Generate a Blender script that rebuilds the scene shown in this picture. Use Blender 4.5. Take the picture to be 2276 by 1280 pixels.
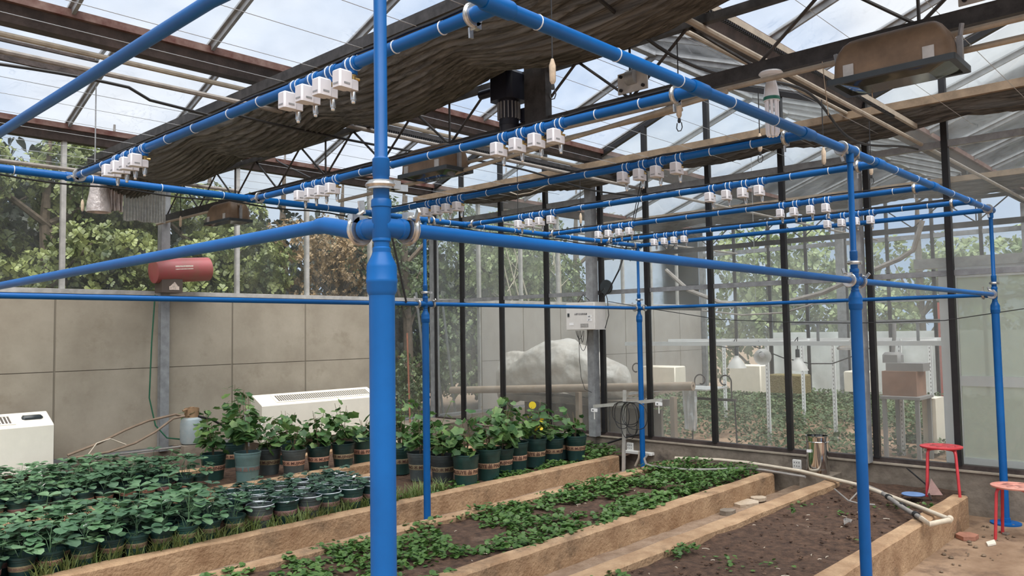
import bpy, math, random
import numpy as np
from mathutils import Vector, Matrix, noise as mnoise
random.seed(7); rng = np.random.default_rng(7)
for o in list(bpy.data.objects): bpy.data.objects.remove(o)
S = bpy.context.scene
COL = S.collection

# ------------------------------------------------------------------ camera
H = 1.65                                   # eye height
FPX, CX, CY = 1762.36, 1138.0, 640.0        # focal length in pixels of the 2276x1280 photograph
RW = np.array([[0.68159929, 0.02986923, 0.73111575],     # world X (along the beds)
               [-0.73155509, 0.04938769, 0.67999118],    # world Y (towards the tree-side wall)
               [-0.0157973, -0.99833295, 0.0555136]])    # world Z
cam_d = bpy.data.cameras.new('camera'); cam = bpy.data.objects.new('camera', cam_d); COL.objects.link(cam)
cam_d.sensor_width = 36; cam_d.lens = FPX / 2276 * 36; cam_d.clip_start = .05; cam_d.clip_end = 400
M3 = np.stack([RW @ [1, 0, 0], RW @ [0, -1, 0], RW @ [0, 0, -1]], 1)
mw = Matrix([[*M3[0], 0], [*M3[1], 0], [*M3[2], H], [0, 0, 0, 1]]); cam.matrix_world = mw
S.camera = cam

# ------------------------------------------------------------------ sky, sun, exposure
W = bpy.data.worlds.new('sky'); S.world = W; W.use_nodes = True
nt = W.node_tree; nt.nodes.clear()
wo = nt.nodes.new('ShaderNodeOutputWorld'); bg = nt.nodes.new('ShaderNodeBackground')
tc = nt.nodes.new('ShaderNodeTexCoord'); nz = nt.nodes.new('ShaderNodeTexNoise'); cr = nt.nodes.new('ShaderNodeValToRGB')
nz.inputs['Scale'].default_value = 2.2; nz.inputs['Detail'].default_value = 5
cr.color_ramp.elements[0].position = .36; cr.color_ramp.elements[0].color = (.50, .66, .92, 1)
cr.color_ramp.elements[1].position = .70; cr.color_ramp.elements[1].color = (1, 1, 1, 1)
nt.links.new(tc.outputs['Generated'], nz.inputs['Vector']); nt.links.new(nz.outputs['Fac'], cr.inputs['Fac'])
nt.links.new(cr.outputs['Color'], bg.inputs['Color']); bg.inputs['Strength'].default_value = .56
nt.links.new(bg.outputs['Background'], wo.inputs['Surface'])
sl = bpy.data.lights.new('sun', 'SUN'); sl.energy = 5.0; sl.angle = math.radians(70); sl.color = (1, .96, .90)
so = bpy.data.objects.new('sun', sl); COL.objects.link(so); so.rotation_euler = Vector((.20, .36, -.91)).to_track_quat('-Z', 'Y').to_euler()   # soft light from high behind the photographer
S.view_settings.view_transform = 'Standard'; S.view_settings.look = 'None'
S.view_settings.exposure = 0.75; S.view_settings.gamma = 1.0; S.view_settings.use_curve_mapping = False
S.cycles.transparent_max_bounces = 40; S.cycles.max_bounces = 8

# ------------------------------------------------------------------ pixel helpers (a pixel gives a direction; the plane it lies on gives the distance)
def ray(px, py): return RW @ np.array([px - CX, py - CY, FPX])
def atx(px, py, x): d = ray(px, py); t = x / d[0]; return Vector((x, t * d[1], H + t * d[2]))
def aty(px, py, y): d = ray(px, py); t = y / d[1]; return Vector((t * d[0], y, H + t * d[2]))
def atz(px, py, z): d = ray(px, py); t = (z - H) / d[2]; return Vector((t * d[0], t * d[1], z))

# ------------------------------------------------------------------ materials
MATS = {}
def mat(name, col, rough=.6, metal=0, var=.0, scale=8, col2=None, bump=0, bscale=40, rnd=0, trans=0, spec=.5, coat=0, stain=None, stretch=None):
    """procedural principled material: colour mottled with noise, optional bump, per-object hue variation, leaf translucency"""
    m = bpy.data.materials.new(name); m.use_nodes = True; t = m.node_tree; n = t.nodes; L = t.links
    b = n['Principled BSDF']; out = n['Material Output']
    b.inputs['Roughness'].default_value = rough; b.inputs['Metallic'].default_value = metal
    b.inputs['Specular IOR Level'].default_value = spec
    if coat: b.inputs['Coat Weight'].default_value = coat
    tc = n.new('ShaderNodeTexCoord'); src = None
    if var or col2:
        nz = n.new('ShaderNodeTexNoise'); nz.inputs['Scale'].default_value = scale; nz.inputs['Detail'].default_value = 6; nz.inputs['Roughness'].default_value = .65
        if stretch: mpp = n.new('ShaderNodeMapping'); mpp.inputs['Scale'].default_value = stretch; L.new(tc.outputs['Object'], mpp.inputs['Vector']); L.new(mpp.outputs['Vector'], nz.inputs['Vector'])
        else: L.new(tc.outputs['Object'], nz.inputs['Vector'])
        r = n.new('ShaderNodeValToRGB'); L.new(nz.outputs['Fac'], r.inputs['Fac'])
        c2 = col2 or tuple(min(1, c * (1 + var)) for c in col); c1 = col if col2 else tuple(c * (1 - var) for c in col)
        r.color_ramp.elements[0].position = .35; r.color_ramp.elements[1].position = .68
        r.color_ramp.elements[0].color = (*c1, 1); r.color_ramp.elements[1].color = (*c2, 1)
        src = r.outputs['Color']
    if stain and src:     # blotches of dirt with a shape of their own: (colour, scale, from, to)
        n5 = n.new('ShaderNodeTexNoise'); n5.inputs['Scale'].default_value = stain[1]; n5.inputs['Detail'].default_value = 8; n5.inputs['Roughness'].default_value = .7; L.new(tc.outputs['Object'], n5.inputs['Vector'])
        m5 = n.new('ShaderNodeMapRange'); m5.inputs['From Min'].default_value = stain[2]; m5.inputs['From Max'].default_value = stain[3]; L.new(n5.outputs['Fac'], m5.inputs['Value'])
        x5 = n.new('ShaderNodeMix'); x5.data_type = 'RGBA'; L.new(m5.outputs['Result'], x5.inputs['Factor']); L.new(src, x5.inputs['A']); x5.inputs['B'].default_value = (*stain[0], 1); src = x5.outputs['Result']
    if rnd:
        oi = n.new('ShaderNodeObjectInfo'); hs = n.new('ShaderNodeHueSaturation'); mr = n.new('ShaderNodeMapRange')
        mr.inputs['To Min'].default_value = 1 - rnd; mr.inputs['To Max'].default_value = 1 + rnd
        L.new(oi.outputs['Random'], mr.inputs['Value']); L.new(mr.outputs['Result'], hs.inputs['Value'])
        mr2 = n.new('ShaderNodeMapRange'); mr2.inputs['To Min'].default_value = .5 + rnd * .07; mr2.inputs['To Max'].default_value = .5 - rnd * .07
        L.new(oi.outputs['Random'], mr2.inputs['Value']); L.new(mr2.outputs['Result'], hs.inputs['Hue'])
        if src: L.new(src, hs.inputs['Color'])
        else: hs.inputs['Color'].default_value = (*col, 1)
        src = hs.outputs['Color']
    if src: L.new(src, b.inputs['Base Color'])
    else: b.inputs['Base Color'].default_value = (*col, 1)
    if bump:
        n2 = n.new('ShaderNodeTexNoise'); n2.inputs['Scale'].default_value = bscale; n2.inputs['Detail'].default_value = 5
        L.new(tc.outputs['Object'], n2.inputs['Vector']); bp = n.new('ShaderNodeBump'); bp.inputs['Strength'].default_value = bump; bp.inputs['Distance'].default_value = .02
        L.new(n2.outputs['Fac'], bp.inputs['Height']); L.new(bp.outputs['Normal'], b.inputs['Normal'])
    if trans:
        tr = n.new('ShaderNodeBsdfTranslucent'); mx = n.new('ShaderNodeMixShader'); mx.inputs[0].default_value = trans
        if src: L.new(src, tr.inputs['Color'])
        else: tr.inputs['Color'].default_value = (*col, 1)
        L.new(b.outputs[0], mx.inputs[1]); L.new(tr.outputs[0], mx.inputs[2]); L.new(mx.outputs[0], out.inputs['Surface'])
    MATS[name] = m; return m

def glass_mat(name, tint, d0, d1, dirt, streak=(3, 3, .6), lines=False, rough=.03, ior=1.18, thru=.55):
    """window glass: mostly see-through, a thin film of dirt that scatters light, a Fresnel reflection"""
    m = bpy.data.materials.new(name); m.use_nodes = True; t = m.node_tree; n = t.nodes; L = t.links
    n.remove(n['Principled BSDF']); out = n['Material Output']
    tc = n.new('ShaderNodeTexCoord'); mp = n.new('ShaderNodeMapping'); mp.inputs['Scale'].default_value = streak
    g = n.new('ShaderNodeNewGeometry'); L.new(g.outputs['Position'], mp.inputs['Vector'])
    nz = n.new('ShaderNodeTexNoise'); nz.inputs['Scale'].default_value = 1.3; nz.inputs['Detail'].default_value = 7; nz.inputs['Roughness'].default_value = .62
    L.new(mp.outputs['Vector'], nz.inputs['Vector'])
    mr = n.new('ShaderNodeMapRange'); mr.inputs['From Min'].default_value = .3; mr.inputs['From Max'].default_value = .72
    mr.inputs['To Min'].default_value = d0; mr.inputs['To Max'].default_value = d1; L.new(nz.outputs['Fac'], mr.inputs['Value'])
    fac = mr.outputs['Result']
    if lines:   # trickle lines of clean glass in the film
        n3 = n.new('ShaderNodeTexNoise'); n3.inputs['Scale'].default_value = 5; n3.inputs['Detail'].default_value = 3; n3.inputs['Distortion'].default_value = .6
        L.new(g.outputs['Position'], n3.inputs['Vector'])
        a = n.new('ShaderNodeMath'); a.operation = 'SUBTRACT'; a.inputs[1].default_value = .5; L.new(n3.outputs['Fac'], a.inputs[0])
        b2 = n.new('ShaderNodeMath'); b2.operation = 'ABSOLUTE'; L.new(a.outputs[0], b2.inputs[0])
        c = n.new('ShaderNodeMapRange'); c.inputs['From Min'].default_value = .004; c.inputs['From Max'].default_value = .014; L.new(b2.outputs[0], c.inputs['Value'])
        n4 = n.new('ShaderNodeTexNoise'); n4.inputs['Scale'].default_value = .9; L.new(g.outputs['Position'], n4.inputs['Vector'])
        m4 = n.new('ShaderNodeMapRange'); m4.inputs['From Min'].default_value = .5; m4.inputs['From Max'].default_value = .56; m4.inputs['To Min'].default_value = 1; m4.inputs['To Max'].default_value = 0; L.new(n4.outputs['Fac'], m4.inputs['Value'])
        mxm = n.new('ShaderNodeMath'); mxm.operation = 'MAXIMUM'; L.new(c.outputs[0], mxm.inputs[0]); L.new(m4.outputs[0], mxm.inputs[1])
        mu = n.new('ShaderNodeMath'); mu.operation = 'MULTIPLY'; L.new(fac, mu.inputs[0]); L.new(mxm.outputs[0], mu.inputs[1]); fac = mu.outputs[0]
    tr = n.new('ShaderNodeBsdfTransparent'); tr.inputs['Color'].default_value = (*tint, 1)
    df = n.new('ShaderNodeBsdfDiffuse'); df.inputs['Color'].default_value = (*dirt, 1)
    tl = n.new('ShaderNodeBsdfTranslucent'); tl.inputs['Color'].default_value = (*dirt, 1)
    m1 = n.new('ShaderNodeMixShader'); m1.inputs[0].default_value = thru; L.new(df.outputs[0], m1.inputs[1]); L.new(tl.outputs[0], m1.inputs[2])
    m2 = n.new('ShaderNodeMixShader'); L.new(fac, m2.inputs[0]); L.new(tr.outputs[0], m2.inputs[1]); L.new(m1.outputs[0], m2.inputs[2])
    gl = n.new('ShaderNodeBsdfGlossy'); gl.inputs['Roughness'].default_value = rough
    fr = n.new('ShaderNodeFresnel'); fr.inputs['IOR'].default_value = ior
    m3 = n.new('ShaderNodeMixShader'); L.new(fr.outputs[0], m3.inputs[0]); L.new(m2.outputs[0], m3.inputs[1]); L.new(gl.outputs[0], m3.inputs[2])
    L.new(m3.outputs[0], out.inputs['Surface']); MATS[name] = m; return m

glass_mat('wall_glass', (.97, .985, .98), .015, .10, (.72, .74, .70), (1.2, 1.2, .5))
glass_mat('back_glass', (.97, .985, .98), .035, .17, (.92, .93, .90), (1.0, 1.0, .5))
glass_mat('roof_glass', (.97, .98, .99), .02, .15, (.72, .75, .79), (1.6, 1.6, 1.6), lines=True, ior=1.05, thru=.75)
glass_mat('frosted_panel', (.86, .91, .86), .52, .62, (.84, .87, .79), (1, 1, .4), rough=.35)
glass_mat('clear_film', (.96, .96, .95), .3, .5, (.85, .83, .80), (8, 8, 3), rough=.15)
mat('blue_paint', (.0005, .098, .335), .40, var=.14, scale=3, spec=.35)
mat('steel', (.62, .62, .60), .22, 1, var=.12, scale=30)
mat('clamp_steel', (.55, .55, .53), .3, .9, var=.2, scale=40)
mat('brass', (.52, .36, .14), .35, .9)
mat('valve_white', (.66, .65, .68), .5, var=.04)
mat('tie_white', (.75, .80, .85), .5)
mat('black_rubber', (.015, .015, .016), .5)
mat('frame_black', (.012, .011, .012), .45, var=.3, scale=12)
mat('truss_dark', (.045, .042, .042), .55, .2, var=.45, scale=14)
mat('galv', (.30, .31, .32), .5, .3, var=.22, scale=10)
mat('galv_light', (.48, .47, .45), .55, .2, var=.2, scale=9)
mat('gutter_dark', (.055, .040, .036), .6, var=.5, scale=6, bump=.2)
mat('rust_red', (.075, .018, .012), .6, col2=(.20, .13, .11), scale=7)
mat('pipe_grey', (.25, .225, .20), .55, var=.25, scale=12)
mat('pipe_tan', (.36, .31, .245), .55, var=.18, scale=10)
mat('cloth', (.040, .039, .036), .6, col2=(.20, .194, .178), scale=4, bump=.2, bscale=60, trans=.15, stretch=(26, .22, 9))  # long dark and pale streaks put fold shade and glints into the cloth colour
mat('cloth_edge', (.27, .20, .135), .8, var=.25, scale=8)
mat('lamp_brown', (.19, .125, .075), .55, var=.25, scale=7)
mat('lamp_rim', (.03, .038, .042), .4, var=.2)
mat('lamp_glass', (.035, .042, .038), .08, spec=.8, var=.4, scale=6)
mat('motor_blue', (.012, .014, .026), .45, var=.3)
mat('cfl_white', (.78, .79, .82), .25)
mat('cfl_tube', (.86, .87, .92), .12)
mat('green_band', (.02, .16, .11), .4)
mat('kerb', (.285, .17, .092), .85, col2=(.475, .32, .19), scale=4.5, bump=.6, bscale=45, stain=((.17, .11, .065), 2.1, .54, .68))
mat('kerb_wet', (.16, .11, .07), .8, var=.3, scale=9)
mat('soil', (.040, .020, .012), .95, col2=(.13, .072, .044), scale=19, bump=1, bscale=75, stain=((.20, .13, .09), 3.0, .58, .72))
mat('soil_pot', (.022, .017, .014), .95, var=.5, scale=30, bump=.6)
mat('dirt_floor', (.19, .115, .068), .95, col2=(.36, .25, .165), scale=1.8, bump=.7, bscale=14, stain=((.10, .06, .04), 2.6, .54, .70))
mat('path', (.20, .13, .085), .95, col2=(.33, .24, .17), scale=9, bump=.8, bscale=50)
mat('concrete', (.15, .122, .095), .9, col2=(.29, .245, .195), scale=4, bump=.4, bscale=16, stain=((.085, .07, .06), 2.2, .55, .7))
mat('outer_wall', (.37, .32, .25), .9, col2=(.49, .435, .35), scale=1.6, bump=.15, bscale=8, trans=.2, stain=((.30, .25, .18), 2.3, .56, .82))
mat('lining_grey', (.42, .39, .35), .9, col2=(.50, .475, .44), scale=1.6, trans=.25)
mat('outer_wall_seam', (.24, .21, .165), .9)
mat('radiator', (.84, .79, .68), .42, var=.05, scale=3)
mat('radiator_slot', (.10, .085, .075), .6)
mat('gas_blue', (.30, .36, .38), .5, col2=(.44, .46, .44), scale=5)
mat('gas_rust', (.36, .23, .12), .7, col2=(.24, .14, .08), scale=16)
mat('heater_red', (.44, .10, .11), .4, col2=(.33, .14, .11), scale=4)
mat('heater_sticker', (.72, .60, .52), .5, var=.3, scale=60)
mat('heater_base', (.11, .085, .07), .6)
mat('pot_green', (.018, .055, .050), .42, var=.25, scale=9, rnd=.25)
mat('pot_grey', (.07, .085, .085), .5, var=.25, scale=9, rnd=.2)
mat('pot_teal', (.12, .205, .20), .5, var=.12, scale=9)
mat('band_tan', (.55, .33, .215), .6, var=.15, scale=14, rnd=.18)
mat('band_olive', (.33, .265, .16), .6, var=.15, scale=14, rnd=.12)
mat('band_pink', (.34, .20, .185), .6, var=.2, scale=14, rnd=.25)
mat('ink', (.06, .02, .015), .7)
mat('ink_dim', (.20, .10, .08), .7)
mat('straw_leaf', (.045, .12, .052), .5, col2=(.145, .255, .14), scale=11, rnd=.38, trans=.12)
mat('straw_leaf_dark', (.03, .075, .045), .5, col2=(.06, .12, .075), scale=11, rnd=.35, trans=.1)
mat('grape_leaf', (.045, .125, .032), .5, col2=(.13, .235, .072), scale=9, rnd=.42, trans=.25)
mat('stem_green', (.11, .15, .05), .6)
mat('vine_stem', (.19, .14, .085), .8, var=.3)
mat('petal', (.85, .85, .80), .6)
mat('cover_leaf', (.035, .10, .018), .5, col2=(.12, .215, .05), scale=16, trans=.2)
mat('grass', (.13, .20, .05), .6, col2=(.22, .26, .09), scale=6, trans=.2)
mat('bark', (.10, .075, .055), .9, var=.35, scale=14)
mat('pale_bark', (.40, .36, .28), .9, var=.2)
for nm, c1, c2 in (('tree_leaf_a', (.025, .05, .016), (.34, .38, .13)), ('tree_leaf_b', (.025, .05, .022), (.16, .21, .08)),
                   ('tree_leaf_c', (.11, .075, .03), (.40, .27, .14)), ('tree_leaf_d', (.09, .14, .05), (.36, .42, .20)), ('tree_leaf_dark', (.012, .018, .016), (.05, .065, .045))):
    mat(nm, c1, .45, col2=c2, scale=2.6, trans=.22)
mat('rear_leaf', (.055, .085, .035), .6, col2=(.15, .205, .085), scale=1.8, trans=.2)
mat('stool_red', (.55, .045, .055), .38, var=.12, scale=8)
mat('stool_pink', (.64, .22, .17), .5, col2=(.66, .33, .26), scale=5)
mat('pvc', (.60, .52, .41), .5, var=.15, scale=6)
mat('pvc_grey', (.28, .26, .24), .5, var=.2, scale=6)
mat('chrome', (.75, .74, .72), .09, 1)
mat('white_plastic', (.74, .73, .69), .45, var=.05)
mat('alu', (.60, .59, .56), .4, .5, var=.15, scale=12)
mat('cabinet', (.70, .68, .65), .45, var=.04)
mat('cabinet_side', (.62, .60, .57), .45, var=.04)
mat('dark_text', (.10, .10, .11), .6)
mat('label_white', (.84, .84, .84), .5, var=.02)
mat('stone', (.42, .33, .24), .9, col2=(.55, .46, .36), scale=9, bump=.5)
mat('brick_red', (.33, .15, .10), .85, var=.2, scale=12, bump=.3)
mat('blue_plate', (.13, .23, .45), .5, var=.15)
mat('yellow_card', (.78, .58, .03), .5, var=.1)
mat('foil', (.80, .79, .77), .3, .35, var=.15, scale=7, bump=.9, bscale=13)
mat('foil_pink', (.66, .60, .58), .3, .3, var=.3, scale=6, bump=.8, bscale=18)
mat('foil_film', (.62, .63, .62), .25, .15, col2=(.85, .86, .84), scale=30, trans=.45)
mat('wrap_plastic', (.66, .60, .53), .35, col2=(.82, .79, .74), scale=4, bump=1.0, bscale=9, trans=.25)
mat('log_tan', (.40, .30, .215), .8, col2=(.50, .40, .31), scale=6)
mat('cream_box', (.72, .66, .56), .7, var=.05)
mat('brown_box', (.27, .15, .10), .7, var=.15)
mat('grey_box', (.24, .235, .23), .6)
mat('hay', (.16, .125, .05), .95, col2=(.26, .21, .10), scale=26, bump=1, bscale=40)
mat('white_frame', (.78, .79, .79), .4, var=.03)
mat('sheet_white', (.82, .85, .86), .5, var=.12, scale=3, trans=.3)
mat('red_post', (.62, .07, .04), .5)
mat('fence_brown', (.30, .18, .11), .9, col2=(.42, .29, .19), scale=9, bump=.6)
mat('shade_white', (.78, .78, .76), .3, trans=.35)
mat('green_wire', (.01, .10, .05), .5)
mat('hose_brown', (.22, .155, .105), .6, var=.2)
mat('wire_steel', (.45, .46, .47), .35, .6)
mat('peg_wood', (.56, .45, .33), .7, var=.2, scale=30)

# ------------------------------------------------------------------ mesh builder
class MB:
    def __init__(s): s.v = []; s.f = []
    def add(s, vs, fs):
        o = len(s.v); s.v += [tuple(p) for p in vs]; s.f += [tuple(i + o for i in f) for f in fs]; return s
    def box(s, x0, x1, y0, y1, z0, z1):
        return s.add([(x0, y0, z0), (x1, y0, z0), (x1, y1, z0), (x0, y1, z0), (x0, y0, z1), (x1, y0, z1), (x1, y1, z1), (x0, y1, z1)],
                     [(0, 3, 2, 1), (4, 5, 6, 7), (0, 1, 5, 4), (1, 2, 6, 5), (2, 3, 7, 6), (3, 0, 4, 7)])
    def cbox(s, c, d): return s.box(c[0] - d[0] / 2, c[0] + d[0] / 2, c[1] - d[1] / 2, c[1] + d[1] / 2, c[2] - d[2] / 2, c[2] + d[2] / 2)
    def bevbox(s, x0, x1, y0, y1, z0, z1, b):
        """box with chamfered vertical edges and a chamfered top"""
        def lp(i, z): return [(x0 + b, y0 + i, z), (x1 - b, y0 + i, z), (x1 - i, y0 + b, z), (x1 - i, y1 - b, z), (x1 - b, y1 - i, z), (x0 + b, y1 - i, z), (x0 + i, y1 - b, z), (x0 + i, y0 + b, z)]
        vs = lp(0, z0) + lp(0, z1 - b) + lp(b, z1); fs = [tuple(range(7, -1, -1)), tuple(range(16, 24))]
        for k in (0, 8):
            for i in range(8): j = (i + 1) % 8; fs.append((k + i, k + j, k + 8 + j, k + 8 + i))
        return s.add(vs, fs)
    def frame(s, p, q, up=(0, 0, 1)):
        d = (Vector(q) - Vector(p)).normalized(); u = Vector(up)
        if abs(d.dot(u)) > .98: u = Vector((1, 0, 0))
        a = d.cross(u).normalized(); return d, a, a.cross(d).normalized()
    def beam(s, p, q, w, h, up=(0, 0, 1)):
        d, a, b = s.frame(p, q, up); vs = []
        for c in (Vector(p), Vector(q)):
            for i, j in ((-1, -1), (1, -1), (1, 1), (-1, 1)): vs.append(c + a * (i * w / 2) + b * (j * h / 2))
        return s.add(vs, [(0, 1, 2, 3), (7, 6, 5, 4), (0, 4, 5, 1), (1, 5, 6, 2), (2, 6, 7, 3), (3, 7, 4, 0)])
    def tube(s, pts, r, n=8, cap=True):
        pts = [Vector(p) for p in pts]; k = len(pts); rs = r if isinstance(r, (list, tuple)) else [r] * k
        vs = []; pa = None
        for i, p in enumerate(pts):
            d = (pts[min(i + 1, k - 1)] - pts[max(i - 1, 0)])
            d = d.normalized() if d.length > 1e-9 else Vector((0, 0, 1))
            if pa is None:
                u = Vector((0, 0, 1)) if abs(d.z) < .9 else Vector((1, 0, 0)); a = d.cross(u).normalized()
            else:
                a = pa - d * pa.dot(d); a = a.normalized() if a.length > 1e-6 else d.orthogonal().normalized()
            pa = a; b = d.cross(a)
            for j in range(n):
                t = 2 * math.pi * j / n; vs.append(p + a * (math.cos(t) * rs[i]) + b * (math.sin(t) * rs[i]))
        fs = []
        for i in range(k - 1):
            for j in range(n): m = (j + 1) % n; fs.append((i * n + j, i * n + m, (i + 1) * n + m, (i + 1) * n + j))
        if cap: fs.append(tuple(range(n - 1, -1, -1))); fs.append(tuple((k - 1) * n + j for j in range(n)))
        return s.add(vs, fs)
    def lathe(s, prof, n=16, c=(0, 0, 0), axis=None, cap=True):
        ax = Vector(axis or (0, 0, 1)).normalized(); u = ax.orthogonal().normalized() if axis else Vector((1, 0, 0)); w = ax.cross(u); vs = []
        for r, z in prof:
            for j in range(n):
                t = 2 * math.pi * j / n; vs.append(Vector(c) + ax * z + u * (r * math.cos(t)) + w * (r * math.sin(t)))
        fs = []
        for i in range(len(prof) - 1):
            for j in range(n): m = (j + 1) % n; fs.append((i * n + j, i * n + m, (i + 1) * n + m, (i + 1) * n + j))
        if cap:
            if prof[0][0] > 1e-5: fs.append(tuple(range(n - 1, -1, -1)))
            if prof[-1][0] > 1e-5: fs.append(tuple((len(prof) - 1) * n + j for j in range(n)))
        return s.add(vs, fs)
    def ring(s, c, axis, R, r, n=16, m=6):
        ax = Vector(axis).normalized(); u = ax.orthogonal().normalized(); w = ax.cross(u); vs = []; fs = []
        for i in range(n):
            t = 2 * math.pi * i / n; d = u * math.cos(t) + w * math.sin(t)
            for j in range(m):
                q = 2 * math.pi * j / m; vs.append(Vector(c) + d * (R + r * math.cos(q)) + ax * (r * math.sin(q)))
        for i in range(n):
            for j in range(m): fs.append((i * m + j, ((i + 1) % n) * m + j, ((i + 1) % n) * m + (j + 1) % m, i * m + (j + 1) % m))
        return s.add(vs, fs)
    def band(s, c, axis, R, w, n=16):
        return s.lathe([(R, -w / 2), (R, w / 2)], n, c, axis)
    def mesh(s, name, off=(0, 0, 0), smooth=True):
        me = bpy.data.meshes.new(name); ox, oy, oz = off
        me.from_pydata([(x - ox, y - oy, z - oz) for x, y, z in s.v], [], s.f); me.update()
        if smooth:
            me.polygons.foreach_set('use_smooth', [True] * len(me.polygons)); me.set_sharp_from_angle(angle=math.radians(38))
        return me

def link(name, me, m=None, parent=None, loc=(0, 0, 0)):
    o = bpy.data.objects.new(name, me); COL.objects.link(o); o.location = loc
    if m and me and not me.materials: me.materials.append(MATS[m])
    if parent: o.parent = parent
    return o
ORG = {}
def thing(name, label, cat, loc=(0, 0, 0), group=None, kind=None, rz=0):
    o = bpy.data.objects.new(name, None); COL.objects.link(o); o.location = loc; o.rotation_euler = (0, 0, rz); o.empty_display_size = .1
    ORG[o.name] = tuple(loc)
    if label: o['label'] = label
    if cat: o['category'] = cat
    if group: o['group'] = group
    if kind: o['kind'] = kind
    return o
def root_of(o):
    while o.parent: o = o.parent
    return o
def part(mb, name, m, parent, smooth=True):
    """mesh given in world coordinates becomes a child of a thing (or of a part of it)"""
    return link(name, mb.mesh(name, ORG[root_of(parent).name], smooth), m, parent)
def solo(mb, name, m, label, cat, loc=(0, 0, 0), group=None, kind=None, smooth=True):
    """a thing that is one mesh, given in world coordinates"""
    o = link(name, mb.mesh(name, loc, smooth), m, None, loc); ORG[o.name] = tuple(loc)
    if label: o['label'] = label
    if cat: o['category'] = cat
    if group: o['group'] = group
    if kind: o['kind'] = kind
    return o
def copy_tree(o, parent=None):
    c = o.copy(); COL.objects.link(c); c.parent = parent
    for ch in o.children: copy_tree(ch, c)
    return c
def put(o, loc, rz=0, label=None, group=None, sc=None):
    o.location = loc; o.rotation_euler = (0, 0, rz); ORG[o.name] = tuple(loc)
    if label: o['label'] = label
    if group: o['group'] = group
    if sc: o.scale = (sc, sc, sc)
    return o
def npmesh(name, V, F, smooth=False):
    """V (n,3) array, F (m,k) array of equal-size faces"""
    me = bpy.data.meshes.new(name); k = F.shape[1]
    me.vertices.add(len(V)); me.vertices.foreach_set('co', V.astype(np.float32).ravel())
    me.loops.add(F.size); me.loops.foreach_set('vertex_index', F.astype(np.int32).ravel())
    me.polygons.add(len(F)); me.polygons.foreach_set('loop_start', np.arange(0, F.size, k, dtype=np.int32))
    me.polygons.foreach_set('loop_total', np.full(len(F), k, dtype=np.int32)); me.update(calc_edges=True)
    if smooth: me.polygons.foreach_set('use_smooth', [True] * len(F))
    return me
def scatter(T, F, pos, rot, sc):
    """stamp template (T verts, F faces) at pos with rotation matrices and scales -> one vertex/face array"""
    V = np.einsum('nij,kj->nki', rot, T) * sc[:, None, None] + pos[:, None, :]
    n, k = len(pos), len(T)
    FF = (F[None] + (np.arange(n) * k)[:, None, None]).reshape(-1, F.shape[1])
    return V.reshape(-1, 3), FF
def rots(n, tilt, rng=rng):
    """random yaw, then a tilt of up to `tilt` about a random horizontal axis"""
    a = rng.uniform(0, 2 * np.pi, n); t = rng.uniform(0, 1, n) * tilt; b = rng.uniform(0, 2 * np.pi, n)
    ca, sa = np.cos(a), np.sin(a); z = np.zeros(n); o = np.ones(n)
    Rz = np.stack([np.stack([ca, -sa, z], -1), np.stack([sa, ca, z], -1), np.stack([z, z, o], -1)], -2)
    ct, st = np.cos(t), np.sin(t); Rx = np.stack([np.stack([o, z, z], -1), np.stack([z, ct, -st], -1), np.stack([z, st, ct], -1)], -2)
    cb, sb = np.cos(b), np.sin(b); Rb = np.stack([np.stack([cb, -sb, z], -1), np.stack([sb, cb, z], -1), np.stack([z, z, o], -1)], -2)
    return Rb @ Rx @ Rz
def text_geo(txt, size):
    c = bpy.data.curves.new('lettering', 'FONT'); c.body = txt; c.size = size; c.resolution_u = 2; c.align_x = 'CENTER'; c.align_y = 'CENTER'; c.offset = size * .022
    o = bpy.data.objects.new('lettering', c); COL.objects.link(o)
    dg = bpy.context.evaluated_depsgraph_get(); me = bpy.data.meshes.new_from_object(o.evaluated_get(dg))
    vs = [tuple(v.co) for v in me.vertices]; fs = [tuple(p.vertices) for p in me.polygons]
    bpy.data.objects.remove(o); bpy.data.curves.remove(c); bpy.data.meshes.remove(me); return vs, fs
def sag(p, q, d, n=12, jit=0):
    p, q = Vector(p), Vector(q)
    return [p.lerp(q, i / n) - Vector((0, 0, d * 4 * (i / n) * (1 - i / n))) + Vector((random.uniform(-jit, jit), random.uniform(-jit, jit), random.uniform(-jit, jit))) for i in range(n + 1)]

# ================================================================== THE SETTING
YL, XB, XE = 8.95, 7.85, 15.8
GUT = [8.95, 5.83, 2.70, -.43, -3.56]
ZG, ZR = 3.85, 4.42
def roofz(y):
    for a, b in zip(GUT, GUT[1:]):
        if b <= y <= a: return ZR - (ZR - ZG) * abs(y - (a + b) / 2) / ((a - b) / 2)
    return ZG
def grid_sheet(x0, x1, y0, y1, nx, ny, fz):
    xs = np.linspace(x0, x1, nx + 1); ys = np.linspace(y0, y1, ny + 1); V = np.array([(x, y, fz(x, y)) for x in xs for y in ys])
    F = np.array([(i * (ny + 1) + j, (i + 1) * (ny + 1) + j, (i + 1) * (ny + 1) + j + 1, i * (ny + 1) + j + 1) for i in range(nx) for j in range(ny)]); return V, F

b = MB().box(-3, 16, -6, 9.05, -.25, 0)
fl = solo(b, 'floor', 'dirt_floor', None, None, kind='structure')
fl['label'] = 'packed tan earth floor of the greenhouse with scattered debris'
b = MB().box(-60, 90, -60, 120, -.6, -.26)
gr = solo(b, 'ground', 'path', None, None, kind='structure')

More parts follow.
